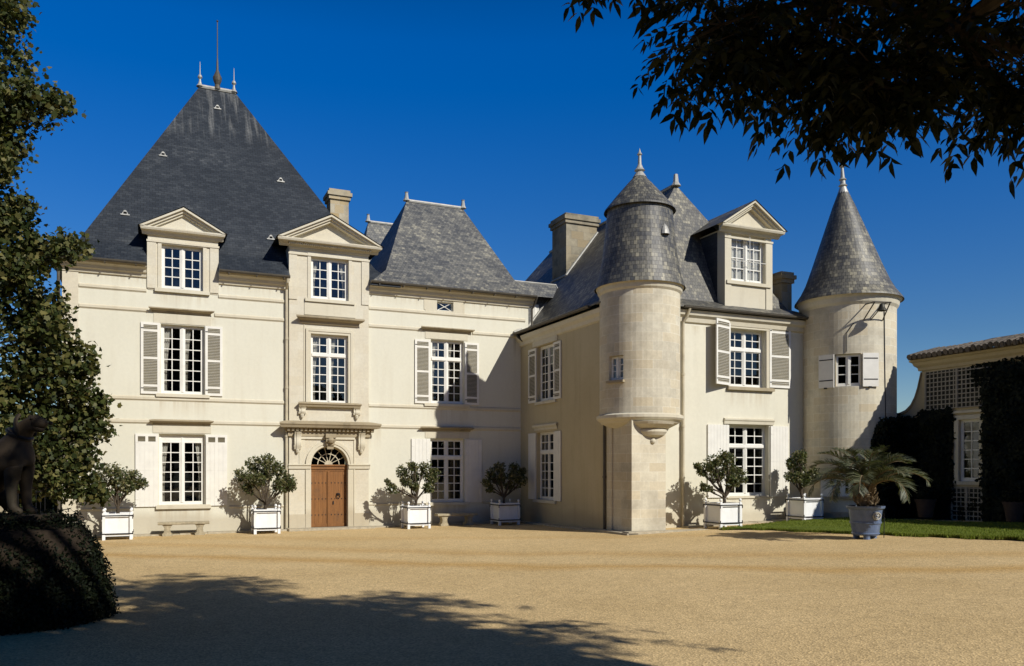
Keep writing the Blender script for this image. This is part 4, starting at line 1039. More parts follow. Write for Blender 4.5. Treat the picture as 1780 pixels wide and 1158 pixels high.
#@@PLANTS
# ------------------------------------------------------------------ foliage
LEAF_KITE = [(0, -.5), (.24, -.12), (.20, .15), (0, .5), (-.20, .15), (-.24, -.12)]
LEAF_PLANE = [(0, -.5), (.36, -.34), (.33, -.06), (.50, .14), (.24, .24), (.04, .58), (-.22, .22), (-.48, .10), (-.34, -.06), (-.38, -.30)]
LEAF_IVY = [(0, -.4), (.38, -.30), (.40, .05), (0, .5), (-.40, .05), (-.38, -.30)]
LEAFLET = [(0, 0), (.17, .26), (.16, .56), (0, 1.0), (-.16, .56), (-.17, .26)]
def leaves(name, pos, size, outline, mat, parent=None, up=0.4, nrm=None, fold=0.12, spread=1.0, seed=1):
    """one leaf-shaped face per position; nrm: preferred facing (N,3)"""
    g = np.random.default_rng(seed); n = len(pos)
    pos = np.asarray(pos, dtype=float)
    nv = g.normal(size=(n, 3)) * spread; nv[:, 2] += up
    if nrm is not None: nv += np.asarray(nrm)
    nv /= np.linalg.norm(nv, axis=1, keepdims=True) + 1e-9
    t = g.normal(size=(n, 3)); t[:, 2] -= .5
    t -= nv * (t * nv).sum(1, keepdims=True); t /= np.linalg.norm(t, axis=1, keepdims=True) + 1e-9
    b = np.cross(nv, t)
    sz = size * g.uniform(.65, 1.25, n)
    O = np.array(outline)
    V = pos[:, None, :] + (b[:, None, :] * O[None, :, 0:1] + t[:, None, :] * O[None, :, 1:2]) * sz[:, None, None] + nv[:, None, :] * (np.abs(O[None, :, 0:1]) * fold * 2 - O[None, :, 1:2] ** 2 * .25) * sz[:, None, None]
    return bake_mesh(name, V, len(outline), [tuple(range(len(outline)))], mat, parent)
def limb(mb, p0, p1, r0, r1, g, bend=.12, n=5, ns=7):
    p0, p1 = Vector(p0), Vector(p1); L = (p1 - p0).length
    off = Vector((g.uniform(-1, 1), g.uniform(-1, 1), g.uniform(-.3, 1))) * bend * L
    pts = []
    for i in range(n + 1):
        t = i / n; pts.append(p0.lerp(p1, t) + off * math.sin(PI * t) + Vector((g.uniform(-1, 1), g.uniform(-1, 1), g.uniform(-1, 1))) * L * .018 * (0 < i < n))
    mb.tube(pts, [r0 + (r1 - r0) * i / n for i in range(n + 1)], ns)
    return pts

# potted citrus trees: lobes (right, depth, up, radius) round the stem
def citrus(idx, s, d, lobes, label, stems=3, seed=0, leafn=1.0, fork=.45, lean=0.0, xs=1.0):
    g = random.Random(seed); q = np.random.default_rng(seed)
    z = gsd(s, d) + .80
    t = empty('orange_tree', W(s, d, z), TH); tag(t, label, 'tree', 'orange trees in white planter boxes')
    tb = MB(); base = Vector((0, 0, -.12)); fk = Vector((lean, 0, fork))
    tb.tube([base, base.lerp(fk, .5) + Vector((g.uniform(-.03, .03), g.uniform(-.03, .03), 0)), fk], [.075, .055, .05], 8)
    pos = []
    forks = [fk + Vector((g.uniform(-.03, .03), g.uniform(-.03, .03), -.05 * k)) for k in range(stems)]
    for i, (lx, ly, lz, lr) in enumerate(lobes):
        lr *= .88; c = Vector((lx * xs, ly, .06 + lz * 1.25))
        f = forks[i % stems]
        pts = limb(tb, f, c, .032, .012, g, .10)
        for k in range(9):
            dv = Vector((g.gauss(0, 1), g.gauss(0, 1), g.gauss(.15, .8))).normalized() * lr * g.uniform(.5, 1.0)
            st = pts[g.choice((2, 3, 4, 5))]
            tp = limb(tb, st, c + dv, .011, .004, g, .08, 3, 5)
            n = int(36 * leafn)
            for _ in range(n):
                u = g.random() ** .6
                a = tp[0].lerp(tp[-1], .35 + .65 * u)
                pos.append(tuple(a + Vector((g.gauss(0, 1), g.gauss(0, 1), g.gauss(0, 1))) * lr * .17))
        n = int(170 * leafn * (lr / .3) ** 2)
        v = q.normal(size=(n, 3)); v /= np.linalg.norm(v, axis=1, keepdims=True)
        rr = lr * q.uniform(.55, 1.0, (n, 1)) * (1 + .22 * np.sin(v[:, :1] * 7 + seed + i) * np.sin(v[:, 2:3] * 6 + i))
        pos += [tuple(x) for x in (v * rr * np.array([1.0, 1.0, .85]) + np.array(c))]
    tr = tb.build('trunk', M['bark'], t)
    leaves('crown', pos, .10, LEAF_KITE, M['citrus'], t, up=.5, seed=seed)
    return t
# ---- planter boxes
def planter(s, d):
    t = empty('planter_box', W(s, d, gsd(s, d)), TH)
    F = WORLD; h = .40
    m = MB(); m.box(F, -h + .03, h - .03, .12, .80, -h + .03, h - .03, skip='t'); m.build('panel', M['boxwhite'], t)
    m = MB(); m.face([(-h + .04, -h + .04, .74), (h - .04, -h + .04, .74), (h - .04, h - .04, .74), (-h + .04, h - .04, .74)]); m.build('soil', M['soil'], t)
    for sx in (-1, 1):
        for sy in (-1, 1):
            m = MB(); x, y = sx * h, sy * h
            m.box(F, x - .045, x + .045, .0, .87, -y - .045, -y + .045)
            p = m.build('post', M['boxwhite'], t)
            m = MB(); m.lathe((x, y, .87), [(.03, 0), (.02, .03), (.045, .06), (.05, .09), (.035, .125), (0, .14)], 10); m.build('ball_finial', M['boxwhite'], p)
    for z in (.12, .80):
        m = MB()
        for w0, w1 in ((h + .0, h + .02), (-h - .02, -h)): m.box(F, -h + .045, h - .045, z, z + .055, w0 - .001, w1)
        for a, b in ((h, h + .02), (-h - .02, -h)): m.box(F, a, b, z, z + .055, -h + .045, h - .045)
        m.build('rail', M['boxwhite'], t)
    for z in (.178, .765):
        m = MB()
        e = h + .052
        for (u0, u1, w0, w1) in ((-e, e, h + .047, e), (-e, e, -e, -h - .047), (h + .047, e, -h - .047, h + .047), (-e, -h - .047, -h - .047, h + .047)): m.box(F, u0, u1, z, z + .04, w0, w1)
        for sx in (-1, 1):
            for sy in (-1, 1):
                zz = z - .08 if z > .5 else z
                m.box(F, sx * (h + .05) - .012, sx * (h + .05) + .012, zz, zz + .10, sy * (h + .05) - .012, sy * (h + .05) + .012)
        m.build('iron_strap', M['iron'], t)
    return t
PL = [(-15.05, 1.15, 'white planter box below the blank wall beside the clipped hedge'),
      (-10.36, 1.05, 'white planter box between the stone bench and the arched door'),
      (-4.95, 1.35, 'white planter box in sun just past the arched door'),
      (-1.25, 1.25, 'white planter box standing in the shaded corner of the two wings'),
      (3.45, 8.75, 'white planter box at the tip of the lawn below the sunlit wing window'),
      (7.25, 8.50, 'white planter box between the wing and the round tower')]
p0 = None
for (s, d, lab) in PL:
    if p0 is None: p0 = o = planter(s, d)
    else: o = copy_tree(p0); o.location = W(s, d, gsd(s, d))
    tag(o, lab, 'planter', 'white planter boxes along the facades')
citrus(0, -15.05, 1.15, [(-.55, .1, .88, .34), (-.20, -.2, 1.12, .36), (.15, .2, .98, .36), (.50, -.1, .92, .34), (.72, .1, .72, .26), (-.05, .1, .80, .32), (.3, -.25, .72, .28), (-.62, -.1, .66, .26)],
       'small rounded orange tree near the blank end of the facade', 3, 11, fork=.30)
citrus(1, -10.40, 1.05, [(-.70, 0, .95, .36), (-.35, .2, 1.25, .38), (.10, -.2, 1.32, .40), (.45, .1, 1.12, .38), (.80, 0, .80, .34), (.0, .15, .95, .40), (-.30, -.25, .85, .34), (.95, .1, .60, .22), (.5, -.2, .70, .3), (-.62, .1, .62, .24)],
       'broad orange tree in a planter beside the arched door', 3, 12, fork=.20, lean=.05)
citrus(2, -4.95, 1.35, [(-.95, 0, .52, .24), (-1.08, .1, .72, .14), (-.52, .1, 1.0, .32), (-.15, -.1, 1.18, .30), (-.35, .1, .70, .26), (.10, .2, .85, .32), (.38, 0, 1.12, .34), (.62, .1, .78, .34), (.45, -.2, .55, .26), (-.05, -.2, .55, .18), (.78, 0, .98, .2)],
       'open crowned orange tree with a low side clump in a sunny planter', 3, 13, fork=.30, lean=.03, leafn=.9)
citrus(3, -1.25, 1.25, [(-.80, 0, .62, .24), (-.55, .1, .92, .26), (-.22, 0, 1.12, .30), (-.15, .15, .72, .34), (.25, -.1, .85, .30), (.48, .1, 1.10, .30), (.70, 0, .72, .32), (.82, .1, 1.0, .22), (-.62, .1, .40, .16), (.3, .2, .55, .26)],
       'dark orange tree standing in the shade where the two wings meet', 2, 14, fork=.28, lean=-.05)
citrus(4, 3.45, 8.75, [(-1.25, 0, .98, .15), (-.98, .1, .80, .17), (-.70, 0, .95, .24), (-.35, .1, 1.10, .32), (.05, -.1, 1.18, .34), (.35, .1, .92, .36), (.72, 0, .78, .34), (1.02, .1, .60, .24), (-.20, .15, .72, .30), (.25, -.2, .58, .28), (-.95, 0, .42, .17), (-.75, .1, .36, .13), (.6, .2, .45, .22)],
       'wide orange tree with one long reaching branch in front of the wing window', 3, 15, fork=.28, lean=.05, xs=.86)
citrus(5, 7.20, 8.50, [(-.72, 0, .62, .24), (-.62, .1, .98, .20), (-.30, 0, 1.15, .30), (-.10, .1, .80, .30), (-.42, -.1, .60, .26), (.25, .1, .55, .30), (.55, 0, .72, .30), (.78, .1, .58, .2), (-.1, -.15, .42, .22), (.05, .1, 1.25, .2)],
       'lopsided orange tree beside the round tower and the palm', 2, 16, fork=.30, lean=-.12, xs=.9)
# ---- stone benches
def bench(s, d, label):
    t = empty('stone_bench', W(s, d, gsd(s, d)), TH); tag(t, label, 'bench', 'stone benches against the facade')
    m = MB(); L = .82
    pr = [(-.20, .38), (.20, .38), (.215, .40), (.215, .455), (.20, .47), (-.20, .47)]
    m.prism(WORLD, -L, L, pr); m.build('seat', M['bench'], t)
    for x in (-.52, .52):
        m = MB(); m.poly_extrude(WORLD, [(x - .16, -.05), (x + .16, -.05), (x + .165, .06), (x + .11, .12), (x + .09, .24), (x + .12, .32), (x + .16, .378), (x - .16, .378), (x - .12, .32), (x - .09, .24), (x - .11, .12), (x - .165, .06)], -.16, .16); m.build('leg', M['bench'], t)
    return t
bench(-13.03, .62, 'weathered stone bench under the panelled ground floor window')
bench(-3.12, .75, 'stone bench half in shadow between two planters in the corner')

# ---- palm in its blue pot
PS, PD = 3.80, 14.4
pz = lawn_z(PS, PD) - .06 if False else gsd(PS, PD)
pot = empty('ceramic_pot', W(PS, PD, pz), TH); tag(pot, 'large blue glazed pot with a relief ring emblem holding the palm', 'pot')
m = MB(); m.lathe((0, 0, 0), [(.0, .10), (.33, .10), (.335, .13), (.365, .14), (.36, .17), (.345, .18), (.385, .42), (.41, .43), (.41, .47), (.39, .48), (.43, .80), (.48, .83), (.50, .87), (.50, .90), (.45, .90), (.43, .82), (0, .80)], 40); m.build('body', M['blue'], pot)
for a in (-40, 80, 200):
    m = MB(); aa = R(a); m.lathe((math.sin(aa) * .25, -math.cos(aa) * .25, 0), [(.0, -.02), (.10, -.02), (.085, .06), (.10, .11)], 14); m.build('foot', M['blue'], pot)
m = MB(); ea = R(-5); c = Vector((math.sin(ea) * .42, -math.cos(ea) * .42, .64)); U = Vector((math.cos(ea), math.sin(ea), 0))
m.tube([c + U * .125 * math.cos(t) + Vector((0, 0, .095 * math.sin(t))) for t in frange(0, 2 * PI, 20)], .020, 6)
m.tube([c + U * (.07 * math.cos(t)) + Vector((0, 0, .055 * math.sin(t))) for t in frange(.5, 5.2, 12)], .016, 6)
m.tube([c + U * -.01, c + U * .07], .016, 6)
m.build('emblem', M['zinc'], pot)
m = MB(); m.lathe((0, 0, 0), [(0, .83), (.43, .83)], 20); m.build('soil', M['soil'], pot)
pal = empty('palm_tree', W(PS, PD, pz + .83), TH); tag(pal, 'bushy grey green palm with arching fronds in the blue pot', 'palm')
m = MB(); g = random.Random(21)
m.lathe((0, 0, 0), [(.20, 0), (.24, .12), (.22, .3), (.12, .5), (0, .6)], 14)
for k in range(34):
    a = k * 2.4; z = .02 + .5 * k / 34; r = .22 - .1 * k / 34
    m.tube([(math.sin(a) * r * .7, -math.cos(a) * r * .7, z), (math.sin(a) * (r + .10), -math.cos(a) * (r + .10), z + .10), (math.sin(a) * (r + .14), -math.cos(a) * (r + .14), z + .2)], [.05, .035, .012], 5)
m.build('trunk', M['palmdry'], pal)
def frond(i, az, elev, L, droop):
    rb = MB(); pts = []; dirv = Vector((math.sin(az) * math.cos(elev), -math.cos(az) * math.cos(elev), math.sin(elev)))
    p = Vector((math.sin(az) * .10, -math.cos(az) * .10, .50)); n = 16; e = elev
    for k in range(n + 1):
        pts.append(p.copy()); e2 = elev - droop * (k / n) ** 1.45
        p = p + Vector((math.sin(az) * math.cos(e2), -math.cos(az) * math.cos(e2), math.sin(e2))) * (L / n)
    rb.tube(pts, [.022 * (1 - .8 * k / n) + .003 for k in range(n + 1)], 5)
    side = Vector((math.cos(az), math.sin(az), 0))
    for sg in (-1, 1):
        for k in range(60):
            t = .14 + .86 * k / 59; x = t * n; j = min(int(x), n - 1)
            q = pts[j].lerp(pts[j + 1], x - j); tan = (pts[j + 1] - pts[j]).normalized(); up = side.cross(tan).normalized()
            if up.z < 0 and abs(tan.z) < .7: up = -up
            ll = L * .30 * math.sin(PI * (.12 + .80 * t)) * g.uniform(.85, 1.1) + .05
            dv = (tan * .75 + side * sg * .85 + up * g.uniform(.15, .55)).normalized()
            mid = q + dv * ll * .5; tip = q + (dv + Vector((0, 0, -.22))).normalized() * ll
            wv = tan.cross(dv).normalized().cross(dv).normalized() * .011
            rb.face([q - wv * .6, q + wv * .6, mid + wv, mid - wv], mat=1); rb.face([mid - wv, mid + wv, tip], mat=1)
    rb.build('frond', [M['palmdry'], M['palm']], pal)
for i in range(24):
    az = i * 2.399 + g.uniform(-.15, .15); t = i / 23
    frond(i, az, R(86 - 50 * t + g.uniform(-5, 5)), g.uniform(1.5, 1.75) * (1 - .16 * max(0, .3 - t) / .3), R(70 + 62 * t + g.uniform(-10, 10)))
m = MB(); m.tube([(0, 0, -.05), (.01, .0, .5), (-.02, 0, .92)], .012, 6)
st = m.build('plant_stake', M['iron']); st.location = W(4.32, 14.55, gsd(4.3, 14.6)); tag(st, 'thin dark stake in the lawn edge beside the blue pot', 'stake')
# ---- dim terracotta pots on the shaded side
def dimpot(s, d, r, h, label, seed, leafy):
    t = empty('terracotta_pot', W(s, d, gsd(s, d) + .12), TH); tag(t, label, 'pot')
    m = MB(); m.lathe((0, 0, 0), [(0, 0), (r * .66, 0), (r * .92, h * .86), (r, h * .86), (r * 1.02, h), (r * .9, h), (r * .88, h * .9), (0, h * .9)], 24); m.build('body', M['terra'], t)
    g = np.random.default_rng(seed); v = g.normal(size=(leafy, 3)); v /= np.linalg.norm(v, axis=1, keepdims=True)
    p = v * g.uniform(.3, 1, (leafy, 1)) * np.array([r * 1.3, r * 1.3, r * .9]) + np.array([0, 0, h + r * .6])
    pr = empty('potted_shrub', W(s, d, gsd(s, d) + .12), TH); tag(pr, 'low dark shrub growing in the ' + label.split(' ', 1)[1], 'shrub')
    leaves('foliage', p, .10, LEAF_KITE, M['ivy'], pr, seed=seed)
    mm = MB(); mm.tube([(0, 0, h * .8), (.02, 0, h + r * .5)], .02, 6); mm.build('stem', M['bark'], pr)
dimpot(10.15, 11.1, .34, .62, 'terracotta pot against the ivy behind the palm', 31, 500)
dimpot(10.2, 14.2, .32, .60, 'terracotta pot beside the lattice near the end of the lawn', 32, 260)

# ---- ivy on the garden wall and on the outbuilding (local: u = d, w = out of the wall)
def ivy(name, label, zones, n, seed, stems, wrap=False):
    t = empty(name, W(S0, 12.5, 0), TH); tag(t, label, 'ivy')
    g = np.random.default_rng(seed); pos = []
    tot = sum((b - a) * (d - c) for a, b, c, d, _ in zones)
    for (a, b, c, d, th) in zones:
        k = int(n * (b - a) * (d - c) / tot)
        u = g.uniform(a, b, k); z = g.uniform(c, d, k)
        edge = np.minimum.reduce([u - a + .05, b - u + .05, d - z + .05])
        lump = .5 + .5 * np.sin(u * 5.1 + seed) * np.sin(z * 4.3 + u)
        w = np.clip(th * (0.35 + .65 * lump) * np.clip(edge / .35, .25, 1), .04, 9) * g.uniform(.55, 1.0, k)
        keep = g.random(k) < np.clip(.35 + edge / .25, 0, 1)
        u = u + g.normal(size=k) * .07 * (edge < .2); z = z + g.normal(size=k) * .07 * (edge < .2)
        P = np.stack([-w, 12.5 - 12.5 - (u - 12.5), z], 1)[keep]
        pos.append(P)
    if wrap:
        k = 5200; a = g.uniform(R(-19), R(60), k); z = g.uniform(.2, 4.0, k); z *= np.clip(.80 + (a + R(19)) / R(45), .8, 1.0)
        rr = TR2 + g.uniform(.03, .30, k) * np.clip((a + R(21)) / R(12), .15, 1)
        ss, dd = TC2.x + np.sin(a) * rr, -TC2.y + np.cos(a) * rr
        pos.append(np.stack([ss - S0, 12.5 - dd, z], 1))
    pos = np.concatenate(pos)
    nm = np.tile(np.array([[-1.4, -.2, .4]]), (len(pos), 1))
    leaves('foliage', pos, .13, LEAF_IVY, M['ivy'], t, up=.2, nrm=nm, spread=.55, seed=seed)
    m = MB(); q = random.Random(seed)
    for (u0, z1) in stems:
        pts = [(-.03, -(u0 - 12.5), .1)]
        for k in range(1, 8): pts.append((-.035, -(u0 - 12.5) + q.uniform(-.2, .2), .1 + (z1 - .1) * k / 7))
        m.tube(pts, [.03 - .003 * k for k in range(8)], 5)
    m.build('stem', M['bark'], t)
ivy('ivy', 'dense dark ivy covering the low garden wall beside the round tower', [(9.0, 10.25, .15, 4.02, .62), (10.2, 11.50, .15, 4.22, .5)], 14000, 41, [(9.5, 3.6), (10.4, 3.9), (11.4, 3.9)], True)
ivy('ivy', 'dark ivy curtain hanging over the end of the outbuilding past its window', [(12.62, 18.0, .15, 5.62, .5), (12.1, 12.75, 4.9, 5.62, .15), (11.5, 12.6, .2, 1.3, .09)], 28000, 42, [(12.9, 4.9), (13.9, 4.9), (15.6, 4.9), (17, 4.8)])

# ------------------------------------------------------------------ clipped hedge, plinth and dog statue in the near shade
HC = Vector((-7.32, 12.2, 0))
hd = empty('clipped_hedge', (HC.x, HC.y, gz(HC.x))); tag(hd, 'big clipped evergreen hedge block with rounded shoulders under the dog statue', 'hedge')
def hedge_surface(n, seed, hx=1.13, hy=1.13, h=1.62):
    g = np.random.default_rng(seed); out = []; nrm = []
    while len(out) < n:
        v = g.normal(size=3); v[2] = abs(v[2])
        p = np.array([v[0] / hx, v[1] / hy, v[2] / h])
        k = ((p[0] ** 2 + p[1] ** 2) ** 1.6 + abs(p[2]) ** 4.5) ** (1 / 3.6)
        q = v / k
        zt = q[2] / h; q[0] *= 1.06 - .16 * zt; q[1] *= 1.05 - .14 * zt
        q = q * (1 + .02 * math.sin(q[0] * 6 + q[2] * 5) * math.sin(q[1] * 5 + q[2] * 3))
        if q[2] < 0.02 or q[2] > h * 1.02: continue
        out.append(q * g.uniform(.93, 1.01)); nrm.append(v / np.linalg.norm(v) * 1.2)
    return np.array(out), np.array(nrm)
hp, hn = hedge_surface(26000, 51)
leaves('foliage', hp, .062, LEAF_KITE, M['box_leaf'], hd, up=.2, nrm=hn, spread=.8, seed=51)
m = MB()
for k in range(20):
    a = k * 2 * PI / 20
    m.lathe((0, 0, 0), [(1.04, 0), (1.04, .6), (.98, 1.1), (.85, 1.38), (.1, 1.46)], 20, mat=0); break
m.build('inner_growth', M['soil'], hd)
pl = MB(); pl.box(WORLD, -.70, .42, 0, 1.50, -.32, .32); pl.box(WORLD, -.76, .48, 1.50, 1.58, -.38, .38)
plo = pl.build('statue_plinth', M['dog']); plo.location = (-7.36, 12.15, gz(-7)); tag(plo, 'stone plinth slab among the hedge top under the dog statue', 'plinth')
def skin(name, nodes, edges, mat, parent=None, loc=(0, 0, 0), sub=2):
    me = bpy.data.meshes.new(name); me.from_pydata([n[:3] for n in nodes], edges, [])
    o = bpy.data.objects.new(name, me); COL.objects.link(o)
    md = o.modifiers.new('s', 'SKIN'); me.skin_vertices[0].data[0].use_root = True
    for i, n in enumerate(nodes): me.skin_vertices[0].data[i].radius = (n[3], n[4] if len(n) > 4 else n[3])
    md.use_smooth_shade = True
    ss = o.modifiers.new('u', 'SUBSURF'); ss.levels = ss.render_levels = sub
    dg = bpy.context.evaluated_depsgraph_get(); ev = o.evaluated_get(dg)
    nm = bpy.data.meshes.new_from_object(ev); nm.materials.clear(); nm.materials.append(mat)
    for p in nm.polygons: p.use_smooth = True
    o.modifiers.clear(); o.data = nm; nm.name = name
    if parent: o.parent = parent
    o.location = loc
    return o
DG = empty('dog_statue', (-7.38, 12.15, gz(-7) + 1.58), R(-8)); DG.scale = (1.06, 1.06, 1.09); tag(DG, 'weathered stone statue of a seated hound with a collar looking toward the door', 'statue')
nodes = [(-.62, 0, .24, .26), (-.42, 0, .48, .245), (-.20, 0, .70, .24), (-.02, 0, .88, .225), (.05, 0, 1.03, .165), (.12, 0, 1.17, .135), (.21, 0, 1.27, .135), (.31, 0, 1.265, .11, .10), (.42, 0, 1.235, .075, .075), (.49, 0, 1.215, .052, .058),
         (.07, .12, .66, .135), (.06, .13, .36, .082), (.08, .13, .12, .068), (.12, .13, .05, .07), (.24, .13, .03, .055),
         (.07, -.12, .66, .135), (.04, -.13, .36, .082), (.06, -.13, .12, .068), (.10, -.13, .05, .07), (.22, -.13, .03, .055),
         (-.55, .22, .26, .20), (-.28, .25, .20, .14), (-.30, .24, .05, .07), (-.08, .24, .035, .055),
         (-.55, -.22, .26, .20), (-.28, -.25, .20, .14), (-.30, -.24, .05, .07), (-.08, -.24, .035, .055),
         (-.86, .05, .08, .07), (-.98, .25, .05, .045),
         (.36, 0, 1.165, .06, .05), (.45, 0, 1.135, .038, .045)]
edges = [(0, 1), (1, 2), (2, 3), (3, 4), (4, 5), (5, 6), (6, 7), (7, 8), (8, 9), (3, 10), (10, 11), (11, 12), (12, 13), (13, 14), (3, 15), (15, 16), (16, 17), (17, 18), (18, 19), (0, 20), (20, 21), (21, 22), (22, 23), (0, 24), (24, 25), (25, 26), (26, 27), (0, 28), (28, 29), (6, 30), (30, 31)]
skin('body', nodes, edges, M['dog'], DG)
for sg in (-1, 1):
    skin('ear', [(.16, sg * .10, 1.36, .045, .03), (.13, sg * .155, 1.28, .055, .022), (.15, sg * .165, 1.14, .05, .02), (.19, sg * .155, 1.06, .02, .012)], [(0, 1), (1, 2), (2, 3)], M['dog'], DG)
    m = MB(); m.ball((.325, sg * .085, 1.30), .022, 8); m.build('eye', M['dog'], DG)
m = MB(); m.ball((.545, 0, 1.235), .032, 8); m.build('nose', M['dog'], DG)
m = MB(); cc = Vector((.075, 0, 1.09)); ax = Vector((.42, 0, .9)).normalized(); uu = ax.cross(Vector((0, 1, 0))).normalized()
m.tube([cc + (uu * math.cos(t) * .165 + Vector((0, 1, 0)) * math.sin(t) * .155) for t in frange(0, 2 * PI, 20)], .026, 6, caps=False); m.build('collar', M['iron'], DG)

# ------------------------------------------------------------------ plane tree at the west edge of the court
TP = Vector((-15.3, 20.8, 0))
pt = empty('plane_tree', (TP.x, TP.y, gz(TP.x))); tag(pt, 'tall sunlit leafy tree standing at the edge of the court by the facade end', 'tree')
g = random.Random(61)
LB = [(-12.6, 13.6, .75), (-12.9, 12.5, .85), (-13.6, 14.6, 1.3), (-12.45, 11.3, .65), (-11.9, 11.45, .5), (-11.35, 11.55, .38), (-12.45, 10.4, .5), (-12.5, 9.7, .6), (-12.5, 8.9, .52), (-12.6, 8.4, .5), (-12.5, 7.6, .55), (-11.95, 7.9, .35), (-11.2, 7.95, .36), (-10.95, 7.7, .28),
      (-11.9, 7.05, .6), (-12.2, 6.4, .8), (-11.55, 6.3, .55), (-11.1, 5.7, .50), (-11.8, 5.6, .8), (-11.0, 5.25, .40), (-10.5, 4.85, .20), (-11.4, 4.7, .7), (-10.8, 4.3, .38), (-10.45, 4.0, .20), (-11.0, 3.7, .75), (-10.55, 3.3, .40), (-11.2, 2.7, .70), (-10.65, 2.35, .42), (-10.5, 1.75, .28), (-11.6, 3.3, .8), (-11.0, 1.95, .45),
      (-13.4, 11.0, 1.1), (-13.6, 9.2, 1.2), (-13.3, 7.2, 1.1), (-13.2, 5.4, 1.2), (-13.0, 3.8, 1.1), (-12.4, 2.6, .8), (-12.2, 4.4, 1.0), (-14.8, 6.2, 1.4), (-15, 9, 1.5), (-15.2, 12, 1.6), (-14.8, 4, 1.2), (-16.5, 7.5, 1.5), (-16.8, 10.5, 1.5), (-15.2, 15.5, 1.5), (-16.6, 5, 1.3), (-17.6, 8.6, 1.4)]
tb = MB()
tb.tube([(0, 0, -.3), (.05, 0, 1.2), (-.1, .1, 3), (.1, 0, 6), (.4, -.1, 9.5), (.8, -.2, 13)], [.42, .34, .29, .24, .16, .06], 10)
pos = []
q = np.random.default_rng(61)
for i, (x, z, r) in enumerate(LB):
    if x > -11.75 and not 7 < z < 8.5: x -= .08
    if x > -13 and not 7 < z < 8.5: r *= .94
    far = x < -13.8
    dy = g.uniform(-.7, .7) if x > -12.8 else g.uniform(-1.6, 1.6)
    c = Vector((x - TP.x, dy - .4, z))
    tz = max(1.8, z - abs(x - TP.x) * .45)
    pts = limb(tb, (.02 * tz, 0, tz * .97), c, .075 if r > .6 else .05, .014, g, .08, 6, 6)
    for k in range(int(8 + 8 * r)):
        dv = Vector((g.gauss(0, 1), g.gauss(0, 1), g.gauss(0, .8))).normalized() * r * g.uniform(.6, 1.15)
        tp = limb(tb, pts[g.choice((3, 4, 5, 6))], c + dv, .014, .004, g, .06, 3, 4)
        for _ in range(int(38 if not far else 12)):
            a = tp[0].lerp(tp[-1], .4 + .62 * g.random()); pos.append(tuple(a + Vector((g.gauss(0, 1), g.gauss(0, 1), g.gauss(0, 1))) * (.09 + .10 * r)))
    n = int((600 if not far else 300) * r * r)
    v = q.normal(size=(n, 3)); v /= np.linalg.norm(v, axis=1, keepdims=True)
    rr = r * q.uniform(.3, 1.0, (n, 1)) ** .6
    pos += [tuple(x_) for x_ in v * rr + np.array(c)]
tb.build('trunk', M['bark'], pt)
leaves('crown', pos, .135, LEAF_PLANE, M['plane'], pt, up=.45, seed=61, nrm=np.tile([[.22, -.22, .1]], (len(pos), 1)))

# ------------------------------------------------------------------ ash tree overhead: trunk off to the east, limbs reaching over the court
AT_ = Vector((9.5, 1.5, 0))
at = empty('ash_tree', (AT_.x, AT_.y, gz(AT_.x))); tag(at, 'great ash tree whose dark leafy branches hang into the sky over the round tower', 'tree')
g = random.Random(71); tb = MB(); comp = []                       # compound leaves: (base, direction, size)
tb.tube([(0, 0, -.3), (.1, 0, 1.5), (-.1, .1, 4), (-.3, .2, 7), (-.6, .2, 10), (-1.2, 0, 13)], [.55, .45, .40, .34, .24, .08], 12)
def spray(c, r, n, size, attach):
    c = Vector(c) - AT_ + Vector((0, 0, 0)); a = Vector(attach) - AT_
    pts = limb(tb, a, c, .03, .010, g, .06, 5, 6)
    for k in range(n):
        dv = Vector((g.gauss(0, 1), g.gauss(0, 1), g.gauss(-.15, .75))).normalized() * r * g.uniform(.35, 1.0)
        tp = limb(tb, pts[g.choice((2, 3, 4, 5))], c + dv, .008, .003, g, .08, 3, 4)
        for m_ in range(4):
            b = tp[0].lerp(tp[-1], .45 + .55 * g.random())
            out = (tp[-1] - tp[0]).normalized() * .7 + Vector((g.gauss(0, .7), g.gauss(0, .7), g.uniform(-1.0, .1)))
            comp.append((b, out.normalized(), size * g.uniform(.75, 1.2)))
NEAR = [(1.35, 6.2, 5.0, .38), (1.45, 6.0, 4.75, .34), (1.55, 6.6, 5.6, .45), (1.95, 6.3, 5.4, .5), (1.75, 6.1, 4.95, .42), (2.05, 6.4, 4.95, .36), (2.3, 6.6, 5.55, .5), (2.45, 6.3, 5.1, .36),
        (2.2, 6.2, 4.6, .32), (2.45, 6.0, 4.55, .42), (2.55, 6.5, 4.85, .4), (2.75, 6.3, 5.5, .42), (2.7, 6.1, 4.5, .42), (2.85, 6.2, 4.75, .42), (2.6, 6.0, 4.28, .30), (2.95, 6.1, 4.42, .32), (3.1, 6.3, 5.0, .42), (3.3, 6.5, 5.6, .5),
        (3.35, 6.2, 4.75, .38), (3.55, 6.3, 5.2, .45), (3.65, 6.1, 4.55, .34), (3.8, 6.2, 4.85, .4), (3.95, 6.4, 5.4, .5), (3.8, 6.0, 4.25, .22), (4.1, 6.0, 4.6, .4), (1.1, 6.6, 5.92, .26), (.66, 6.8, 6.02, .12), (3.0, 6.9, 5.9, .5), (3.6, 6.9, 5.9, .5), (2.2, 6.8, 6.0, .45), (1.65, 7, 6.2, .4)]
hubs = [(3.4, 6.3, 5.3), (4.4, 5.4, 5.9), (2.6, 6.4, 5.6), (3.0, 6.2, 5.0)]
limb(tb, (-.25, .2, 5.6), Vector(hubs[1]) - AT_, .16, .085, g, .06, 6, 8)
limb(tb, Vector(hubs[1]) - AT_, Vector(hubs[0]) - AT_, .08, .055, g, .05, 5, 8)
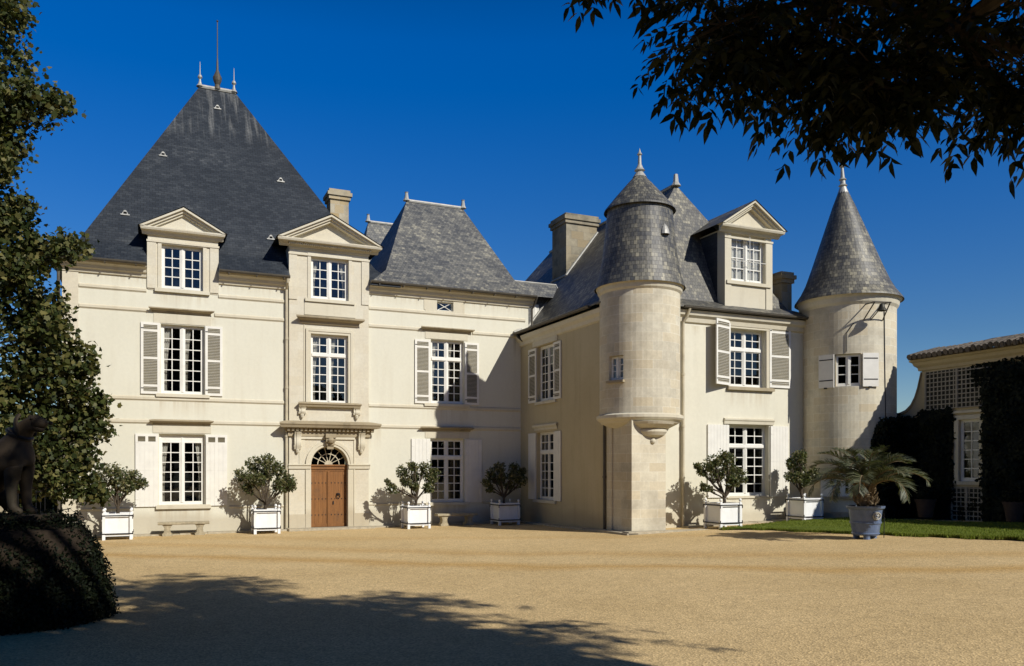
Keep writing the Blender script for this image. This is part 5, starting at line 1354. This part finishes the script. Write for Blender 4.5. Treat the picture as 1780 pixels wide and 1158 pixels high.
limb(tb, Vector(hubs[0]) - AT_, Vector(hubs[2]) - AT_, .05, .03, g, .08, 5, 8)
limb(tb, Vector(hubs[0]) - AT_, Vector(hubs[3]) - AT_, .045, .03, g, .08, 5, 8)
for (x, y, z, r) in NEAR:
    if 1.95 < x < 3.25 and z < 4.70: z = 4.66 + .1 * math.sin(x * 9)
    if x > 3.7 and z < 4.4: z = 4.42
    h = min(hubs, key=lambda q_: (q_[0] - x) ** 2 + (q_[2] - z) ** 2)
    spray((x, y, z + .16), r, int(4 + 11 * r), .31, h)
# the great crown above and behind the camera, out of the picture but shading the court
BIG = []
while len(BIG) < 250:
    x, y, z = g.uniform(-8.5, 12), g.uniform(-9, 9.8), g.uniform(6.5, 13)
    if z < 4.9 + .63 * max(0, y + 1.2): continue
    gx, gy = x - 1.02 * z, y + .915 * z                           # where its shadow lands
    if gy > 19.0 + (gx + 8.6) * -.68 - .6 * abs(math.sin(gx * 1.3)): continue
    if gx > 1.5 and gy > 6.5: continue
    if ((x - 2.5) / 12) ** 2 + ((y - 0) / 11) ** 2 > 1: continue
    BIG.append((x, y, z, g.uniform(1.0, 1.6)))
for (x, y, z, r) in BIG:
    c = Vector((x, y, z)) - AT_
    pts = limb(tb, (-.5, .1, min(12, max(4.5, z - 3))), c, .09, .02, g, .05, 6, 5)
    for k in range(9):
        dv = Vector((g.gauss(0, 1), g.gauss(0, 1), g.gauss(0, .6))).normalized() * r * g.uniform(.4, 1)
        tp = [pts[-1], c + dv]
        for m_ in range(7):
            comp.append((c + dv * g.uniform(.3, 1.05) + Vector((g.gauss(0, .2), g.gauss(0, .2), g.gauss(0, .15))), Vector((g.gauss(0, 1), g.gauss(0, 1), g.uniform(-.8, .2))).normalized(), g.uniform(.5, .75)))
tb.build('trunk', M['bark'], at)
def compound(comp, seed):
    q = np.random.default_rng(seed); V = []
    for (b, dr, L) in comp:
        b = np.array(b); d = np.array(dr); side = np.cross(d, [0, 0, 1.0]) + q.normal(size=3) * .25
        side -= d * side.dot(d); side /= np.linalg.norm(side) + 1e-9; up = np.cross(side, d)
        for k in range(4):
            t = .25 + .22 * k; o = b + d * L * t - np.array([0, 0, .25 * L * t * t])
            for sg in (-1, 1):
                dv = d * .55 + side * sg * .95 - up * q.uniform(0, .45) + np.array([0, 0, -.25]); dv /= np.linalg.norm(dv)
                V.append((o, dv, L * .40 * q.uniform(.85, 1.1)))
        V.append((b + d * L * .95 - np.array([0, 0, .24 * L]), d + np.array([0, 0, -.35]), L * .42))
    O = np.array(LEAFLET); o = np.array([v[0] for v in V]); d = np.array([v[1] for v in V]); l = np.array([v[2] for v in V])
    d /= np.linalg.norm(d, axis=1, keepdims=True)
    w = np.cross(d, q.normal(size=d.shape) * .6 + np.array([0, 0, 1.0])); w /= np.linalg.norm(w, axis=1, keepdims=True) + 1e-9
    nn = np.cross(w, d)
    X = o[:, None, :] + (w[:, None, :] * O[None, :, 0:1] + d[:, None, :] * O[None, :, 1:2] + nn[:, None, :] * (np.abs(O[None, :, 0:1]) * .5 - .12 * O[None, :, 1:2] ** 2)) * l[:, None, None]
    return X
X = compound(comp, 72)
bake_mesh('crown', X, 6, [(0, 1, 2, 3, 4, 5)], M['ash'], at)
print('leaflets', X.shape, 'plane leaves', len(pos))

# ------------------------------------------------------------------ glimpse past the facade end: gatepost, iron gate, low wall and shrubs
gt = empty('iron_gate', W(-17.75, -.6, gsd(-17.7, -.6)), TH); tag(gt, 'narrow iron gate between a stone post and the facade end', 'gate')
m = MB()
for k in range(7): m.tube([(-.35 + k * .13, 0, 0), (-.35 + k * .13, 0, 1.6)], .012, 5)
for z in (.15, .8, 1.55): m.box(WORLD, -.38, .46, z, z + .03, -.02, .02)
m.build('bars', M['iron'], gt)
m = MB(); m.box(WORLD, -.2, .2, -.2, 1.55, -.2, .2); m.box(WORLD, -.26, .26, 1.55, 1.68, -.26, .26)
go = m.build('gate_post', M['bench']); go.location = W(-18.5, -.6, gsd(-18, -.6)); go.rotation_euler = (0, 0, TH); tag(go, 'square stone gatepost beyond the hedge and the dog statue', 'post')
m = MB(); m.box(WORLD, -6, 0, -.3, 1.0, -.25, .25); m.box(WORLD, -6, 0, 1.0, 1.1, -.3, .3)
lw = m.build('low_stone_wall', M['chim']); lw.location = W(-18.75, -.6, gsd(-19, -.6)); lw.rotation_euler = (0, 0, TH); tag(lw, 'low lichened stone wall running off from the gatepost', 'wall')
for i, (s, d, r, h, lab) in enumerate(((-19.5, -5, 2.2, 3.4, 'round green shrub behind the low stone wall'), (-23.5, -4, 2.8, 4.6, 'taller green shrub farther along the low stone wall'), (-18.6, -11, 2.6, 4.2, 'green shrub glimpsed through the iron gate'))):
    t = empty('garden_shrub', W(s, d, gsd(s, d)), TH); tag(t, lab, 'shrub')
    q = np.random.default_rng(90 + i); n = 4200
    v = q.normal(size=(n, 3)); v /= np.linalg.norm(v, axis=1, keepdims=True)
    p = v * q.uniform(.6, 1, (n, 1)) * np.array([r, r, h * .5]) * (1 + .2 * np.sin(v[:, :1] * 5 + i) * np.sin(v[:, 2:3] * 4)) + np.array([0, 0, h * .5])
    leaves('foliage', p[p[:, 2] > 0], .22, LEAF_PLANE, M['plane'], t, seed=90 + i)
    m = MB(); m.tube([(0, 0, -.1), (.05, 0, h * .6)], [.09, .03], 6); m.build('stem', M['bark'], t)

# ------------------------------------------------------------------ the park wood behind the court, mirrored dark in the window panes
q = np.random.default_rng(99); pp = []
for k in range(26):
    a = R(95 + 170 * k / 25 + q.uniform(-3, 3)); rad = q.uniform(36, 50); h = q.uniform(10, 14)
    cx, cy = math.sin(a) * rad, math.cos(a) * rad + 4
    n = 620; v = q.normal(size=(n, 3)); v /= np.linalg.norm(v, axis=1, keepdims=True)
    p = v * q.uniform(.5, 1, (n, 1)) * np.array([5.2, 5.2, h * .5]) + np.array([cx, cy, h * .5 + .5]); pp.append(p)
pp = np.concatenate(pp)
wo = leaves('woodland', pp, 1.5, LEAF_PLANE, M['plane'], None, seed=99); tag(wo, 'dark mass of park trees beyond the court, mirrored in the window panes', 'woodland', kind='stuff')

# ------------------------------------------------------------------ sky, sun, camera
to_sun = (NX + SX * 0.45 + Vector((0, 0, .80))).normalized()
elev = math.asin(to_sun.z); az = math.atan2(to_sun.x, to_sun.y)   # clockwise from +Y
w = bpy.data.worlds.new('World'); scene.world = w; w.use_nodes = True
nt = w.node_tree; nt.nodes.clear()
out = nt.nodes.new('ShaderNodeOutputWorld'); bg = nt.nodes.new('ShaderNodeBackground'); sky = nt.nodes.new('ShaderNodeTexSky')
sky.sky_type = 'NISHITA'; sky.sun_disc = False; sky.sun_elevation = elev; sky.sun_rotation = az
sky.altitude = 300; sky.air_density = 1.0; sky.dust_density = 0.2; sky.ozone_density = 3.0
hs = nt.nodes.new('ShaderNodeHueSaturation'); hs.inputs['Saturation'].default_value = 1.45; hs.inputs['Hue'].default_value = 0.511; hs.inputs['Value'].default_value = 1.07
nt.links.new(sky.outputs[0], hs.inputs['Color']); tc = nt.nodes.new('ShaderNodeTexCoord'); sz_ = nt.nodes.new('ShaderNodeSeparateXYZ'); nt.links.new(tc.outputs['Generated'], sz_.inputs[0])
rp = nt.nodes.new('ShaderNodeValToRGB'); rp.color_ramp.elements[0].position = 0.15; rp.color_ramp.elements[0].color = (.82, .82, .84, 1); e_ = rp.color_ramp.elements.new(.46); e_.color = (1.22, 1.16, 1.30, 1)
rp.color_ramp.elements[2].position = 0.75; rp.color_ramp.elements[2].color = (.26, .26, .28, 1)      # the deep polarised blue overhead
nt.links.new(sz_.outputs[2], rp.inputs[0])
mu = nt.nodes.new('ShaderNodeMix'); mu.data_type = 'RGBA'; mu.blend_type = 'MULTIPLY'; mu.inputs[0].default_value = 1.0
nt.links.new(hs.outputs[0], mu.inputs[6]); nt.links.new(rp.outputs[0], mu.inputs[7]); nt.links.new(mu.outputs[2], bg.inputs[0]); bg.inputs[1].default_value = 0.088
nt.links.new(bg.outputs[0], out.inputs[0])
sl = bpy.data.lights.new('sun', 'SUN'); sl.energy = 5.0; sl.angle = R(0.53); sl.color = (1.0, 0.955, 0.87)
so = bpy.data.objects.new('sun', sl); COL.objects.link(so); so.rotation_euler = to_sun.to_track_quat('Z', 'Y').to_euler(); so.location = (20, -20, 30)

cam = bpy.data.cameras.new('camera'); co_ = bpy.data.objects.new('camera', cam); COL.objects.link(co_)
co_.location = (0, 0, 2.2); co_.rotation_euler = (R(90), 0, 0)
cam.sensor_width = 36; cam.lens = 1422 / 1780 * 36; cam.shift_y = (815 - 579) / 1780; cam.clip_end = 5000; cam.clip_start = .1
scene.camera = co_
scene.view_settings.view_transform = 'Standard'; scene.view_settings.look = 'None'; scene.view_settings.exposure = 0
scene.cycles.use_denoising = True; scene.cycles.max_bounces = 6; scene.cycles.transparent_max_bounces = 12
